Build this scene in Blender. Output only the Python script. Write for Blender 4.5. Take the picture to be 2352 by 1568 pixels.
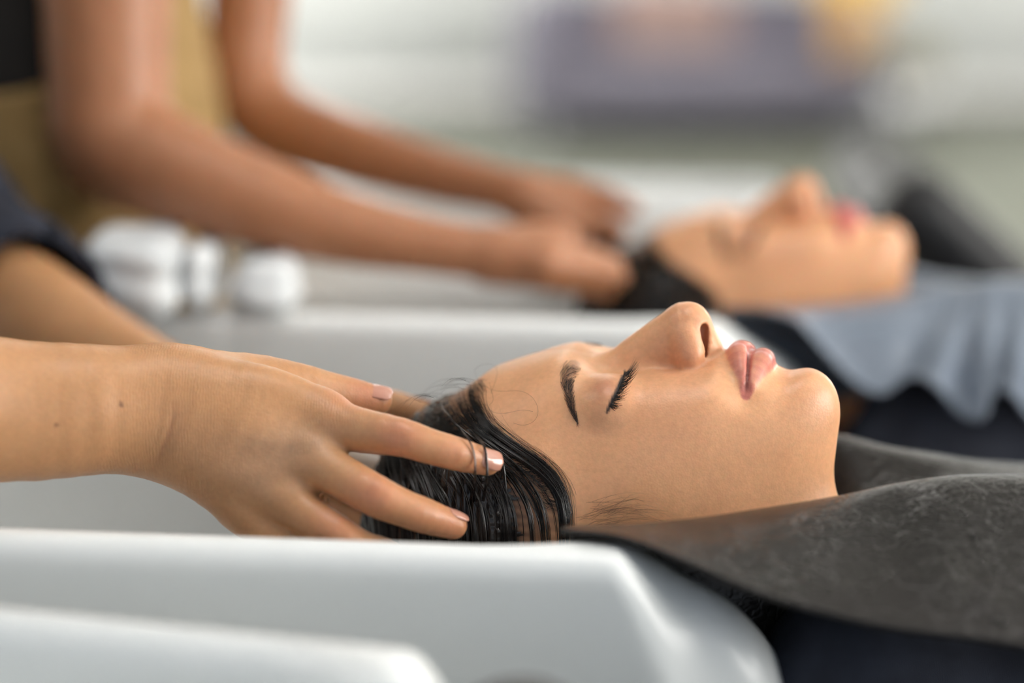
import bpy, math, random
import numpy as np
from mathutils import Vector, Matrix
from mathutils.bvhtree import BVHTree
from concurrent.futures import ThreadPoolExecutor

for o in list(bpy.data.objects):
    bpy.data.objects.remove(o, do_unlink=True)
scene = bpy.context.scene
COL = scene.collection

# ------------------------------------------------------------------ camera
IMG_W, IMG_H = 2352, 1568
FPX = 85.0 / 36.0 * IMG_W
PITCH = math.radians(11.6)
RIM_Z = 0.90
CAM = np.array([0.0, 0.0, RIM_Z + 0.30])
RT = np.array([1.0, 0, 0])
UP = np.array([0, math.sin(PITCH), math.cos(PITCH)])
FW = np.array([0, math.cos(PITCH), -math.sin(PITCH)])
cam_data = bpy.data.cameras.new('camera')
cam = bpy.data.objects.new('camera', cam_data)
COL.objects.link(cam)
cam.location = CAM
cam.rotation_euler = (math.pi / 2 - PITCH, 0, 0)
cam_data.lens = 85.0
cam_data.sensor_width = 36.0
cam_data.clip_start = 0.02
cam_data.dof.use_dof = True
cam_data.dof.focus_distance = 1.165
cam_data.dof.aperture_fstop = 2.0
scene.camera = cam
scene.view_settings.view_transform = 'Standard'
scene.view_settings.look = 'None'
scene.view_settings.exposure = 0.16
scene.view_settings.gamma = 1.0
scene.view_settings.use_curve_mapping = False
scene.cycles.use_denoising = True
scene.cycles.max_bounces = 5
scene.cycles.diffuse_bounces = 3
scene.cycles.glossy_bounces = 3
scene.cycles.transmission_bounces = 4
scene.cycles.use_adaptive_sampling = True
scene.cycles.adaptive_threshold = 0.11
scene.cycles.adaptive_min_samples = 12
scene.cycles.caustics_reflective = False
scene.cycles.caustics_refractive = False
scene.cycles.sample_clamp_indirect = 6.0


def at(px, py, d):
    """world point at depth d (metres along the optical axis) seen at photo pixel (px, py)"""
    return CAM + d * (RT * ((px - IMG_W / 2) / FPX) + UP * ((IMG_H / 2 - py) / FPX) + FW)


def atm(px, py, d):
    return at(px, py, d) * 1000.0
# ------------------------------------------------------------------ daylight and world
world = bpy.data.worlds.new('world')
scene.world = world
world.use_nodes = True
world.node_tree.nodes['Background'].inputs['Color'].default_value = (0.80, 0.88, 1.0, 1)
world.node_tree.nodes['Background'].inputs['Strength'].default_value = 0.6


def daylight(name, loc, aim, sx, sy, energy, color):
    l = bpy.data.lights.new(name, 'AREA')
    l.shape = 'RECTANGLE'; l.size = sx; l.size_y = sy; l.energy = energy; l.color = color
    o = bpy.data.objects.new(name, l)
    COL.objects.link(o)
    o.location = loc
    o.rotation_euler = (Vector(aim) - Vector(loc)).to_track_quat('-Z', 'Y').to_euler()
    return o


# daylight through the windows of the right-hand wall and an added left-hand one that brightens the back wall
daylight('window_daylight', (4.12, 0.4, 1.62), (0, 1.0, 1.1), 2.6, 1.7, 185, (1.0, 0.97, 0.92))
daylight('window_daylight', (4.12, 5.4, 1.72), (0, 5.4, 1.5), 2.6, 1.7, 22, (1.0, 0.97, 0.92))
daylight('window_daylight', (4.12, 9.0, 1.72), (0, 9.0, 1.5), 2.6, 1.7, 120, (1.0, 0.97, 0.92))
daylight('window_daylight', (-3.52, 9.3, 1.5), (0, 9.9, 0.4), 2.4, 1.9, 260, (1.0, 0.97, 0.93))  # added light for the left part of the back wall
# ------------------------------------------------------------------ helpers
def lin(c):
    c = np.asarray(c, float) / 255.0
    return np.where(c <= 0.04045, c / 12.92, ((c + 0.055) / 1.055) ** 2.4)


def tag(o, label=None, cat=None, group=None, kind=None):
    if label: o['label'] = label
    if cat: o['category'] = cat
    if group: o['group'] = group
    if kind: o['kind'] = kind
    return o


def world_loc(o):
    p = np.array(o.location)
    return p if o.parent is None else p + world_loc(o.parent)


def mesh_obj(name, V, faces, mat=None, parent=None, smooth=True, base=None, cols=None):
    """V in world metres; base = origin of the object in world"""
    V = np.asarray(V, float)
    me = bpy.data.meshes.new(name)
    if base is None:
        base = np.zeros(3) if parent is None else world_loc(parent)
    base = np.asarray(base, float)
    if isinstance(faces, np.ndarray):
        n, k = faces.shape
        me.vertices.add(len(V))
        me.vertices.foreach_set('co', (V - base).astype(np.float32).ravel())
        me.loops.add(n * k)
        me.loops.foreach_set('vertex_index', faces.astype(np.int32).ravel())
        me.polygons.add(n)
        me.polygons.foreach_set('loop_start', np.arange(0, n * k, k, dtype=np.int32))
        me.polygons.foreach_set('loop_total', np.full(n, k, dtype=np.int32))
        me.update(calc_edges=True)
    else:
        me.from_pydata([tuple(v) for v in (V - base)], [], faces)
        me.update()
    if smooth:
        me.polygons.foreach_set('use_smooth', np.ones(len(me.polygons), dtype=bool))
    if cols is not None:
        a = me.color_attributes.new('tint', 'FLOAT_COLOR', 'POINT')
        c4 = np.ones((len(V), 4), np.float32)
        c4[:, :3] = cols
        a.data.foreach_set('color', c4.ravel())
    if mat is not None:
        me.materials.append(mat)
    o = bpy.data.objects.new(name, me)
    COL.objects.link(o)
    if parent is not None:
        o.parent = parent
        o.matrix_parent_inverse = Matrix.Identity(4)
        o.location = Vector(base) - Vector(world_loc(parent))
    else:
        o.location = base
    return o


def empty(name, loc):
    o = bpy.data.objects.new(name, None)
    o.empty_display_size = 0.1
    COL.objects.link(o)
    o.location = loc
    bpy.context.view_layer.update()
    return o


# --- signed distance toolkit (points (N,3), millimetres)
def vlen(v):
    return np.sqrt(np.einsum('ij,ij->i', v, v))


def ell(P, c, r, R=None):
    p = P - np.asarray(c, P.dtype)
    if R is not None:
        p = p @ np.asarray(R, P.dtype)
    r = np.asarray(r, P.dtype)
    k0 = vlen(p / r)
    k1 = vlen(p / (r * r)) + 1e-9
    return k0 * (k0 - 1.0) / k1


def boxgap(P, lo, hi):
    """distance between the bounding box of P and a box"""
    g = np.maximum(np.maximum(lo - P.max(0), P.min(0) - hi), 0)
    return float(np.sqrt((g * g).sum()))


def cone(P, a, b, ra, rb):
    a = np.asarray(a, P.dtype); b = np.asarray(b, P.dtype)
    ab = b - a
    pa = P - a
    h = np.clip(pa @ ab / max(float(ab @ ab), 1e-9), 0, 1)
    return vlen(pa - h[:, None] * ab) - (ra + (rb - ra) * h)


REACH = 45.0


def chain(P, pts, rad, k=None):
    d = None
    A = np.asarray(pts); rm = max(rad)
    g = boxgap(P, A.min(0) - rm, A.max(0) + rm)
    if g > REACH:
        return np.full(len(P), g, P.dtype)
    for i in range(len(pts) - 1):
        e = cone(P, pts[i], pts[i + 1], rad[i], rad[i + 1])
        d = e if d is None else (np.minimum(d, e) if k is None else smin(d, e, k))
    return d


def limb(rows, n=5):
    """joints (pts, radii) -> a smooth finer chain"""
    pts, rad = rows
    Q = np.column_stack([np.asarray(pts, float), np.asarray(rad, float)])
    q = spline(Q, (len(pts) - 1) * n + 1)
    return [r[:3].astype(np.float32) for r in q], [float(r[3]) for r in q]


def smin(a, b, k):
    h = np.maximum(k - np.abs(a - b), 0) / k
    return np.minimum(a, b) - h * h * k * 0.25


def smax(a, b, k):
    return -smin(-a, -b, k)


def gauss(P, c, s):
    q = (P - np.asarray(c, P.dtype)) / np.asarray(s, P.dtype)
    return np.exp(-0.5 * np.einsum('ij,ij->i', q, q))


def rbox(P, c, half, rad, R=None):
    p = P - np.asarray(c, P.dtype)
    if R is not None:
        p = p @ np.asarray(R, P.dtype)
    q = np.abs(p) - (np.asarray(half, P.dtype) - rad)
    return vlen(np.maximum(q, 0)) + np.minimum(q.max(axis=1), 0) - rad


POOL = ThreadPoolExecutor(4)


def ev(f, P, chunk=24000):
    P = np.ascontiguousarray(P, np.float32)
    if len(P) == 0:
        return np.zeros(0, np.float32)
    key = np.floor(P / 32.0).astype(np.int64)
    key -= key.min(0)
    m = key.max(0) + 1
    order = np.argsort((key[:, 0] * m[1] + key[:, 1]) * m[2] + key[:, 2], kind='stable')
    Q = P[order]
    parts = [Q[i:i + chunk] for i in range(0, len(P), chunk)]
    out = np.empty(len(P), np.float32)
    out[order] = np.concatenate(list(POOL.map(f, parts)))
    return out


def surface(f, lo, hi, vox, sub=0, newton=2):
    """surface-nets polygonisation of f(P)=0, then optional subdivision projected back onto f"""
    lo = np.asarray(lo, float); hi = np.asarray(hi, float)
    C = 4
    nb = np.ceil((hi - lo) / (vox * C)).astype(int) + 1
    ax = [lo[i] + vox * C * np.arange(nb[i] + 1) for i in range(3)]
    G = np.stack(np.meshgrid(*ax, indexing='ij'), -1).reshape(-1, 3)
    cv = ev(f, G).reshape(nb + 1)
    m = np.zeros(nb, bool)
    sg = np.zeros(nb, np.float32)
    mn = np.full(nb, 1e9, np.float32); allpos = np.ones(nb, bool); allneg = np.ones(nb, bool)
    for dx in (0, 1):
        for dy in (0, 1):
            for dz in (0, 1):
                c = cv[dx:dx + nb[0], dy:dy + nb[1], dz:dz + nb[2]]
                mn = np.minimum(mn, np.abs(c)); allpos &= c > 0; allneg &= c < 0
    m = (mn < vox * C * 1.6) | ~(allpos | allneg)
    n = nb * C + 1
    val = np.repeat(np.repeat(np.repeat(np.where(allneg, -99.0, 99.0).astype(np.float32), C, 0), C, 1), C, 2)
    val = np.pad(val, ((0, 1), (0, 1), (0, 1)), mode='edge')
    need = np.zeros(n, bool)
    mu = np.repeat(np.repeat(np.repeat(m, C, 0), C, 1), C, 2)
    for dx in (0, 1):
        for dy in (0, 1):
            for dz in (0, 1):
                need[dx:dx + n[0] - 1, dy:dy + n[1] - 1, dz:dz + n[2] - 1] |= mu
    idx = np.argwhere(need)
    val[need] = ev(f, lo + vox * idx)
    # cells
    s = val < 0
    nc = n - 1
    cnt = np.zeros(nc, np.int8)
    for dx in (0, 1):
        for dy in (0, 1):
            for dz in (0, 1):
                cnt += s[dx:dx + nc[0], dy:dy + nc[1], dz:dz + nc[2]]
    act = (cnt > 0) & (cnt < 8)
    ci = np.argwhere(act)
    vid = np.full(nc, -1, np.int64)
    vid[act] = np.arange(len(ci))
    acc = np.zeros((len(ci), 3)); num = np.zeros(len(ci))
    for a in range(3):
        b, c = (a + 1) % 3, (a + 2) % 3
        for ob in (0, 1):
            for oc in (0, 1):
                i0 = ci.copy(); i0[:, b] += ob; i0[:, c] += oc
                i1 = i0.copy(); i1[:, a] += 1
                v0 = val[i0[:, 0], i0[:, 1], i0[:, 2]]; v1 = val[i1[:, 0], i1[:, 1], i1[:, 2]]
                k = (v0 < 0) != (v1 < 0)
                t = np.where(k, v0 / np.where(v0 == v1, 1, v0 - v1), 0)
                p = i0.astype(float); p[:, a] += t
                acc[k] += p[k]; num[k] += 1
    V = lo + vox * acc / num[:, None]
    F = []
    for a in range(3):
        b, c = (a + 1) % 3, (a + 2) % 3
        sl0 = [slice(None)] * 3; sl1 = [slice(None)] * 3
        sl0[a] = slice(0, n[a] - 1); sl1[a] = slice(1, n[a])
        s0 = s[tuple(sl0)]; s1 = s[tuple(sl1)]
        e = np.argwhere(s0 != s1)
        e = e[(e[:, b] > 0) & (e[:, c] > 0) & (e[:, b] < n[b] - 1) & (e[:, c] < n[c] - 1)]
        if len(e) == 0:
            continue
        q = []
        for ob, oc in ((1, 1), (0, 1), (0, 0), (1, 0)):
            j = e.copy(); j[:, b] -= ob; j[:, c] -= oc
            q.append(vid[j[:, 0], j[:, 1], j[:, 2]])
        q = np.stack(q, 1)
        flip = ~s[e[:, 0], e[:, 1], e[:, 2]]
        q[flip] = q[flip][:, ::-1]
        F.append(q)
    F = np.concatenate(F)
    F = F[(F >= 0).all(1)]
    V, F = drop_crumbs(V, F)
    V = project(f, V, newton, vox)
    for i in range(sub):
        V, F = quad_split(V, F)
        vox *= 0.5
        V = project(f, V, 1, vox)
    return V, F


def drop_crumbs(V, F, least=400):
    """remove tiny disconnected pieces"""
    lab = np.arange(len(V))
    E = np.concatenate([F[:, [0, 1]], F[:, [1, 2]], F[:, [2, 3]]])
    while True:
        m = np.minimum(lab[E[:, 0]], lab[E[:, 1]])
        new = lab.copy()
        np.minimum.at(new, lab[E[:, 0]], m); np.minimum.at(new, lab[E[:, 1]], m)
        np.minimum.at(new, E[:, 0], m); np.minimum.at(new, E[:, 1], m)
        new = new[new]; new = new[new]
        if (new == lab).all(): break
        lab = new
    cnt = np.bincount(lab, minlength=len(V))
    keep = cnt[lab] >= min(least, cnt.max())
    idx = np.cumsum(keep) - 1
    F = F[keep[F].all(1)]
    return V[keep], idx[F]


def project(f, V, it, vox):
    e = max(0.15 * vox, 0.08)
    T = np.array([[1, 1, 1], [1, -1, -1], [-1, 1, -1], [-1, -1, 1]], float)
    for _ in range(it):
        n = len(V)
        v = ev(f, np.concatenate([V + e * t for t in T])).reshape(4, n).astype(float)
        g = np.einsum('kn,kj->nj', v, T) / (4 * e)
        val = v.mean(0)
        g2 = np.maximum((g * g).sum(1), 0.05)
        step = -(val / g2)[:, None] * g
        L = np.linalg.norm(step, axis=1)
        step *= np.minimum(1, 0.8 * vox / np.maximum(L, 1e-9))[:, None]
        V = V + step
    return V


def quad_split(V, F):
    n = len(V)
    E = np.concatenate([F[:, [0, 1]], F[:, [1, 2]], F[:, [2, 3]], F[:, [3, 0]]])
    E.sort(1)
    U, inv = np.unique(E[:, 0] * n + E[:, 1], return_inverse=True)
    mid = 0.5 * (V[U // n] + V[U % n])
    cen = V[F].mean(1)
    m = len(F)
    e = (n + inv).reshape(4, m)
    c = n + len(U) + np.arange(m)
    F2 = np.concatenate([np.stack([F[:, 0], e[0], c, e[3]], 1), np.stack([e[0], F[:, 1], e[1], c], 1),
                         np.stack([c, e[1], F[:, 2], e[2]], 1), np.stack([e[3], c, e[2], F[:, 3]], 1)])
    return np.concatenate([V, mid, cen]), F2


def vnormals(V, F):
    a = V[F[:, 2]] - V[F[:, 0]]; b = V[F[:, 3]] - V[F[:, 1]]
    fn = np.cross(a, b)
    N = np.zeros_like(V)
    for k in range(4):
        np.add.at(N, F[:, k], fn)
    return N / np.maximum(np.linalg.norm(N, axis=1), 1e-12)[:, None]


def bvh_of(V, F):
    return BVHTree.FromPolygons([tuple(v) for v in V], [tuple(int(i) for i in q) for q in F])


def pick(bvh, px, py):
    """surface point (world metres) seen at photo pixel, with its normal"""
    o = Vector(CAM)
    d = Vector(at(px, py, 1.0) - CAM).normalized()
    h = bvh.ray_cast(o, d)
    return h[0], h[1]


def spline(pts, n):
    """Catmull-Rom through pts (k,m) -> n samples"""
    P = np.asarray(pts, float)
    k = len(P)
    if k == 2:
        t = np.linspace(0, 1, n)[:, None]
        return P[0] * (1 - t) + P[1] * t
    Q = np.vstack([2 * P[0] - P[1], P, 2 * P[-1] - P[-2]])
    t = np.linspace(0, k - 1 - 1e-9, n)
    i = t.astype(int); u = (t - i)[:, None]
    p0, p1, p2, p3 = Q[i], Q[i + 1], Q[i + 2], Q[i + 3]
    return 0.5 * (2 * p1 + (p2 - p0) * u + (2 * p0 - 5 * p1 + 4 * p2 - p3) * u ** 2 + (3 * p1 - p0 - 3 * p2 + p3) * u ** 3)


def sstep(a, b, x):
    t = np.clip((x - a) / (b - a), 0, 1)
    return t * t * (3 - 2 * t)


def polydist(P, line):
    """distance of points to a polyline, and parameter 0..1 of the nearest point"""
    P = np.asarray(P, np.float32); L = np.asarray(line, np.float32)
    best = np.full(len(P), 1e9, np.float32); tt = np.zeros(len(P), np.float32)
    m = len(L) - 1
    for i in range(m):
        ab = L[i + 1] - L[i]; pa = P - L[i]
        h = np.clip(pa @ ab / max(float(ab @ ab), 1e-12), 0, 1)
        d = vlen(pa - h[:, None] * ab)
        k = d < best
        best[k] = d[k]; tt[k] = (i + h[k]) / m
    return best, tt


def tubes(strands, sides=4):
    """list of (pts (n,3), radii (n,)) -> one mesh of closed tubes"""
    VV, FF = [], []
    off = 0
    for pts, rad in strands:
        pts = np.asarray(pts, float); n = len(pts)
        rad = np.broadcast_to(np.asarray(rad, float), (n,))
        T = np.gradient(pts, axis=0)
        T /= np.maximum(np.linalg.norm(T, axis=1), 1e-9)[:, None]
        ref = np.array([0.31, 0.77, 0.55]) if abs(T[0] @ np.array([0.31, 0.77, 0.55])) < 0.85 else np.array([1.0, 0, 0])
        A = np.cross(T, ref); A /= np.maximum(np.linalg.norm(A, axis=1), 1e-9)[:, None]
        B = np.cross(T, A)
        ang = 2 * np.pi * np.arange(sides) / sides
        ring = pts[:, None] + rad[:, None, None] * (np.cos(ang)[None, :, None] * A[:, None] + np.sin(ang)[None, :, None] * B[:, None])
        VV.append(ring.reshape(-1, 3))
        i = np.arange(n - 1)[:, None] * sides; j = np.arange(sides)[None]; j2 = (j + 1) % sides
        q = np.stack([i + j, i + j2, i + sides + j2, i + sides + j], -1).reshape(-1, 4)
        FF.append(q + off)
        if sides == 4:
            FF.append(np.array([[3, 2, 1, 0], [(n - 1) * 4, (n - 1) * 4 + 1, (n - 1) * 4 + 2, (n - 1) * 4 + 3]]) + off)
        off += n * sides
    return np.concatenate(VV), np.concatenate(FF)


# --- materials
def principled(name, color=(0.8, 0.8, 0.8), rough=0.5, **kw):
    m = bpy.data.materials.new(name)
    m.use_nodes = True
    nt = m.node_tree
    b = nt.nodes['Principled BSDF']
    b.inputs['Base Color'].default_value = (*color, 1)
    b.inputs['Roughness'].default_value = rough
    for k, v in kw.items():
        b.inputs[k.replace('_', ' ')].default_value = v
    return m, nt, b


def noise_bump(nt, b, scale, strength, dist=0.001, detail=4, coord='Object', prev=None):
    tc = nt.nodes.new('ShaderNodeTexCoord')
    n = nt.nodes.new('ShaderNodeTexNoise')
    n.inputs['Scale'].default_value = scale
    n.inputs['Detail'].default_value = detail
    nt.links.new(tc.outputs[coord], n.inputs['Vector'])
    bp = nt.nodes.new('ShaderNodeBump')
    bp.inputs['Strength'].default_value = strength
    bp.inputs['Distance'].default_value = dist
    nt.links.new(n.outputs['Fac'], bp.inputs['Height'])
    if prev is not None:
        nt.links.new(prev.outputs['Normal'], bp.inputs['Normal'])
    nt.links.new(bp.outputs['Normal'], b.inputs['Normal'])
    return n, bp


def noise_mix(nt, b, c1, c2, scale, detail=3, lo=0.35, hi=0.65, coord='Object'):
    tc = nt.nodes.new('ShaderNodeTexCoord')
    n = nt.nodes.new('ShaderNodeTexNoise')
    n.inputs['Scale'].default_value = scale
    n.inputs['Detail'].default_value = detail
    nt.links.new(tc.outputs[coord], n.inputs['Vector'])
    r = nt.nodes.new('ShaderNodeValToRGB')
    r.color_ramp.elements[0].position = lo; r.color_ramp.elements[0].color = (*c1, 1)
    r.color_ramp.elements[1].position = hi; r.color_ramp.elements[1].color = (*c2, 1)
    nt.links.new(n.outputs['Fac'], r.inputs['Fac'])
    nt.links.new(r.outputs['Color'], b.inputs['Base Color'])
    return r


def skin_material(name, rough=0.42, bump=0.05, lines=False):
    m, nt, b = principled(name, (0.6, 0.36, 0.24), rough)
    at_ = nt.nodes.new('ShaderNodeAttribute'); at_.attribute_name = 'tint'
    tc = nt.nodes.new('ShaderNodeTexCoord')
    n = nt.nodes.new('ShaderNodeTexNoise'); n.inputs['Scale'].default_value = 55; n.inputs['Detail'].default_value = 5
    nt.links.new(tc.outputs['Object'], n.inputs['Vector'])
    mp = nt.nodes.new('ShaderNodeMapRange'); mp.inputs['From Min'].default_value = 0.3; mp.inputs['From Max'].default_value = 0.7
    mp.inputs['To Min'].default_value = 0.95; mp.inputs['To Max'].default_value = 1.05
    nt.links.new(n.outputs['Fac'], mp.inputs['Value'])
    mx = nt.nodes.new('ShaderNodeVectorMath'); mx.operation = 'SCALE'
    nt.links.new(at_.outputs['Color'], mx.inputs[0]); nt.links.new(mp.outputs['Result'], mx.inputs['Scale'])
    nt.links.new(mx.outputs['Vector'], b.inputs['Base Color'])
    b.inputs['Subsurface Weight'].default_value = 0.35
    b.inputs['Subsurface Radius'].default_value = (1.0, 0.38, 0.2)
    b.inputs['Subsurface Scale'].default_value = 0.0045
    b.inputs['Specular IOR Level'].default_value = 0.45
    v = nt.nodes.new('ShaderNodeTexVoronoi'); v.inputs['Scale'].default_value = 900
    nt.links.new(tc.outputs['Object'], v.inputs['Vector'])
    bp = nt.nodes.new('ShaderNodeBump'); bp.inputs['Strength'].default_value = bump; bp.inputs['Distance'].default_value = 0.0006
    nt.links.new(v.outputs['Distance'], bp.inputs['Height'])
    n2 = nt.nodes.new('ShaderNodeTexNoise'); n2.inputs['Scale'].default_value = 260; n2.inputs['Detail'].default_value = 4
    nt.links.new(tc.outputs['Object'], n2.inputs['Vector'])
    bp2 = nt.nodes.new('ShaderNodeBump'); bp2.inputs['Strength'].default_value = bump; bp2.inputs['Distance'].default_value = 0.0012
    nt.links.new(n2.outputs['Fac'], bp2.inputs['Height']); nt.links.new(bp.outputs['Normal'], bp2.inputs['Normal'])
    last = bp2
    # fine mottling of the skin
    n3 = nt.nodes.new('ShaderNodeTexNoise'); n3.inputs['Scale'].default_value = 420; n3.inputs['Detail'].default_value = 3
    nt.links.new(tc.outputs['Object'], n3.inputs['Vector'])
    m3 = nt.nodes.new('ShaderNodeMapRange'); m3.inputs['From Min'].default_value = 0.3; m3.inputs['From Max'].default_value = 0.7
    m3.inputs['To Min'].default_value = 0.94; m3.inputs['To Max'].default_value = 1.05
    nt.links.new(n3.outputs['Fac'], m3.inputs['Value'])
    mul = nt.nodes.new('ShaderNodeMath'); mul.operation = 'MULTIPLY'
    nt.links.new(mp.outputs['Result'], mul.inputs[0]); nt.links.new(m3.outputs['Result'], mul.inputs[1])
    nt.links.new(mul.outputs[0], mx.inputs['Scale'])
    if lines:
        wa = nt.nodes.new('ShaderNodeAttribute'); wa.attribute_name = 'wrinkle'
        wv = nt.nodes.new('ShaderNodeTexWave'); wv.inputs['Scale'].default_value = 230; wv.inputs['Distortion'].default_value = 7
        wv.inputs['Detail'].default_value = 3; wv.inputs['Detail Scale'].default_value = 0.8
        nt.links.new(tc.outputs['Object'], wv.inputs['Vector'])
        wm = nt.nodes.new('ShaderNodeMath'); wm.operation = 'MULTIPLY'
        nt.links.new(wv.outputs['Fac'], wm.inputs[0]); nt.links.new(wa.outputs['Fac'], wm.inputs[1])
        b4 = nt.nodes.new('ShaderNodeBump'); b4.inputs['Strength'].default_value = 0.22; b4.inputs['Distance'].default_value = 0.0005
        nt.links.new(wm.outputs[0], b4.inputs['Height']); nt.links.new(last.outputs['Normal'], b4.inputs['Normal'])
        last = b4
    nt.links.new(last.outputs['Normal'], b.inputs['Normal'])
    return m
# ------------------------------------------------------------------ materials
M = {}
M['skin_client'] = skin_material('skin_client', 0.39, 0.07)
M['skin_stylist'] = skin_material('skin_stylist', 0.40, 0.11, True)
M['skin_back'] = skin_material('skin_back', 0.45)
M['ceramic'], nt, b = principled('ceramic', tuple(lin((226, 228, 224))), 0.34)
b.inputs['Coat Weight'].default_value = 0.15; b.inputs['Coat Roughness'].default_value = 0.2
noise_mix(nt, b, tuple(lin((236, 239, 238))), tuple(lin((241, 243, 241))), 3.0)


def cape_material(name, col, rough, wr):
    m, nt, b = principled(name, col, rough)
    b.inputs['Specular IOR Level'].default_value = 0.30
    tc = nt.nodes.new('ShaderNodeTexCoord')
    n0 = nt.nodes.new('ShaderNodeTexNoise'); n0.inputs['Scale'].default_value = 60; n0.inputs['Detail'].default_value = 3
    nt.links.new(tc.outputs['Object'], n0.inputs['Vector'])
    sc = nt.nodes.new('ShaderNodeVectorMath'); sc.operation = 'SCALE'; sc.inputs['Scale'].default_value = 0.02
    nt.links.new(n0.outputs['Color'], sc.inputs[0])
    ad = nt.nodes.new('ShaderNodeVectorMath'); ad.operation = 'ADD'
    nt.links.new(tc.outputs['Object'], ad.inputs[0]); nt.links.new(sc.outputs['Vector'], ad.inputs[1])
    v = nt.nodes.new('ShaderNodeTexVoronoi'); v.feature = 'DISTANCE_TO_EDGE'; v.inputs['Scale'].default_value = 210
    nt.links.new(ad.outputs['Vector'], v.inputs['Vector'])
    v2 = nt.nodes.new('ShaderNodeTexVoronoi'); v2.feature = 'DISTANCE_TO_EDGE'; v2.inputs['Scale'].default_value = 38
    nt.links.new(ad.outputs['Vector'], v2.inputs['Vector'])
    rp = nt.nodes.new('ShaderNodeMapRange'); rp.inputs['From Max'].default_value = 0.22; rp.interpolation_type = 'SMOOTHSTEP'
    nt.links.new(v.outputs['Distance'], rp.inputs['Value'])
    rp2 = nt.nodes.new('ShaderNodeMapRange'); rp2.inputs['From Max'].default_value = 0.045; rp2.interpolation_type = 'SMOOTHSTEP'
    nt.links.new(v2.outputs['Distance'], rp2.inputs['Value'])
    # the grain comes and goes in patches
    n2 = nt.nodes.new('ShaderNodeTexNoise'); n2.inputs['Scale'].default_value = 16; n2.inputs['Detail'].default_value = 3
    nt.links.new(tc.outputs['Object'], n2.inputs['Vector'])
    pr = nt.nodes.new('ShaderNodeMapRange'); pr.inputs['From Min'].default_value = 0.30; pr.inputs['From Max'].default_value = 0.75
    nt.links.new(n2.outputs['Fac'], pr.inputs['Value'])
    mu = nt.nodes.new('ShaderNodeMath'); mu.operation = 'MULTIPLY'
    nt.links.new(rp.outputs['Result'], mu.inputs[0]); nt.links.new(pr.outputs['Result'], mu.inputs[1])
    b1 = nt.nodes.new('ShaderNodeBump'); b1.inputs['Strength'].default_value = 0.42 * wr; b1.inputs['Distance'].default_value = 0.0009
    nt.links.new(mu.outputs[0], b1.inputs['Height'])
    b2 = nt.nodes.new('ShaderNodeBump'); b2.inputs['Strength'].default_value = 0.25 * wr; b2.inputs['Distance'].default_value = 0.0010
    nt.links.new(rp2.outputs['Result'], b2.inputs['Height']); nt.links.new(b1.outputs['Normal'], b2.inputs['Normal'])
    nt.links.new(b2.outputs['Normal'], b.inputs['Normal'])
    return m


M['cape'] = cape_material('cape_leather', tuple(lin((40, 37, 35))), 0.27, 1.0)
M['cape_far'] = cape_material('cape_vinyl', tuple(lin((118, 127, 140))), 0.28, 0.3)
M['hair'], nt, b = principled('wet_hair', tuple(lin((20, 15, 13))), 0.27)
b.inputs['Specular IOR Level'].default_value = 0.6
noise_mix(nt, b, tuple(lin((14, 11, 10))), tuple(lin((34, 24, 19))), 90)
M['brow'], nt, b = principled('brow_hair', tuple(lin((34, 24, 21))), 0.5)
noise_mix(nt, b, tuple(lin((40, 30, 27))), tuple(lin((66, 49, 42))), 400)
M['lash'], nt, b = principled('lash_mascara', tuple(lin((12, 10, 12))), 0.4)
noise_mix(nt, b, (0.002, 0.002, 0.003), (0.006, 0.005, 0.006), 300)
M['nail'], nt, b = principled('nail', tuple(lin((212, 158, 138))), 0.2)
noise_mix(nt, b, tuple(lin((190, 134, 114))), tuple(lin((200, 148, 128))), 120)
b.inputs['Coat Weight'].default_value = 0.6


def cloth(name, c1, c2, scale=500, rough=0.85):
    m, nt, b = principled(name, tuple(lin(c1)), rough)
    noise_mix(nt, b, tuple(lin(c1)), tuple(lin(c2)), 40)
    w = nt.nodes.new('ShaderNodeTexWave'); w.inputs['Scale'].default_value = scale; w.inputs['Distortion'].default_value = 2
    tc = nt.nodes.new('ShaderNodeTexCoord'); nt.links.new(tc.outputs['Object'], w.inputs['Vector'])
    bp = nt.nodes.new('ShaderNodeBump'); bp.inputs['Strength'].default_value = 0.25; bp.inputs['Distance'].default_value = 0.001
    nt.links.new(w.outputs['Fac'], bp.inputs['Height']); nt.links.new(bp.outputs['Normal'], b.inputs['Normal'])
    return m


M['navy_shirt'] = cloth('navy_cotton', (22, 26, 38), (30, 35, 50))
M['client_shirt'] = cloth('slate_knit', (48, 51, 62), (60, 64, 76), 300)
M['black_shirt'] = cloth('black_cotton', (20, 17, 14), (30, 26, 20))
M['khaki'] = cloth('khaki_canvas', (150, 120, 72), (168, 136, 86))
M['trousers'] = cloth('dark_trousers', (28, 28, 32), (38, 38, 42))
M['towel'] = cloth('white_terry', (206, 210, 212), (220, 223, 224), 200)
M['sofa'] = cloth('mauve_fabric', (104, 102, 116), (122, 118, 130), 60)
M['pink'] = cloth('dusty_pink_fabric', (158, 134, 128), (172, 146, 138), 60)
M['yellow'] = cloth('yellow_fabric', (232, 190, 88), (240, 200, 100), 60)
M['orange'] = cloth('ochre_fabric', (196, 150, 86), (206, 162, 96), 60)
M['olive'] = cloth('olive_fabric', (120, 118, 96), (134, 130, 108), 60)
M['black_vinyl'], nt, b = principled('black_vinyl', tuple(lin((16, 16, 18))), 0.45)
noise_mix(nt, b, tuple(lin((13, 13, 15))), tuple(lin((19, 19, 21))), 30)
noise_bump(nt, b, 300, 0.2, 0.0008)
M['metal'], nt, b = principled('brushed_steel', (0.55, 0.56, 0.58), 0.3, Metallic=1.0)
noise_mix(nt, b, (0.5, 0.51, 0.53), (0.6, 0.61, 0.62), 40)
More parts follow.
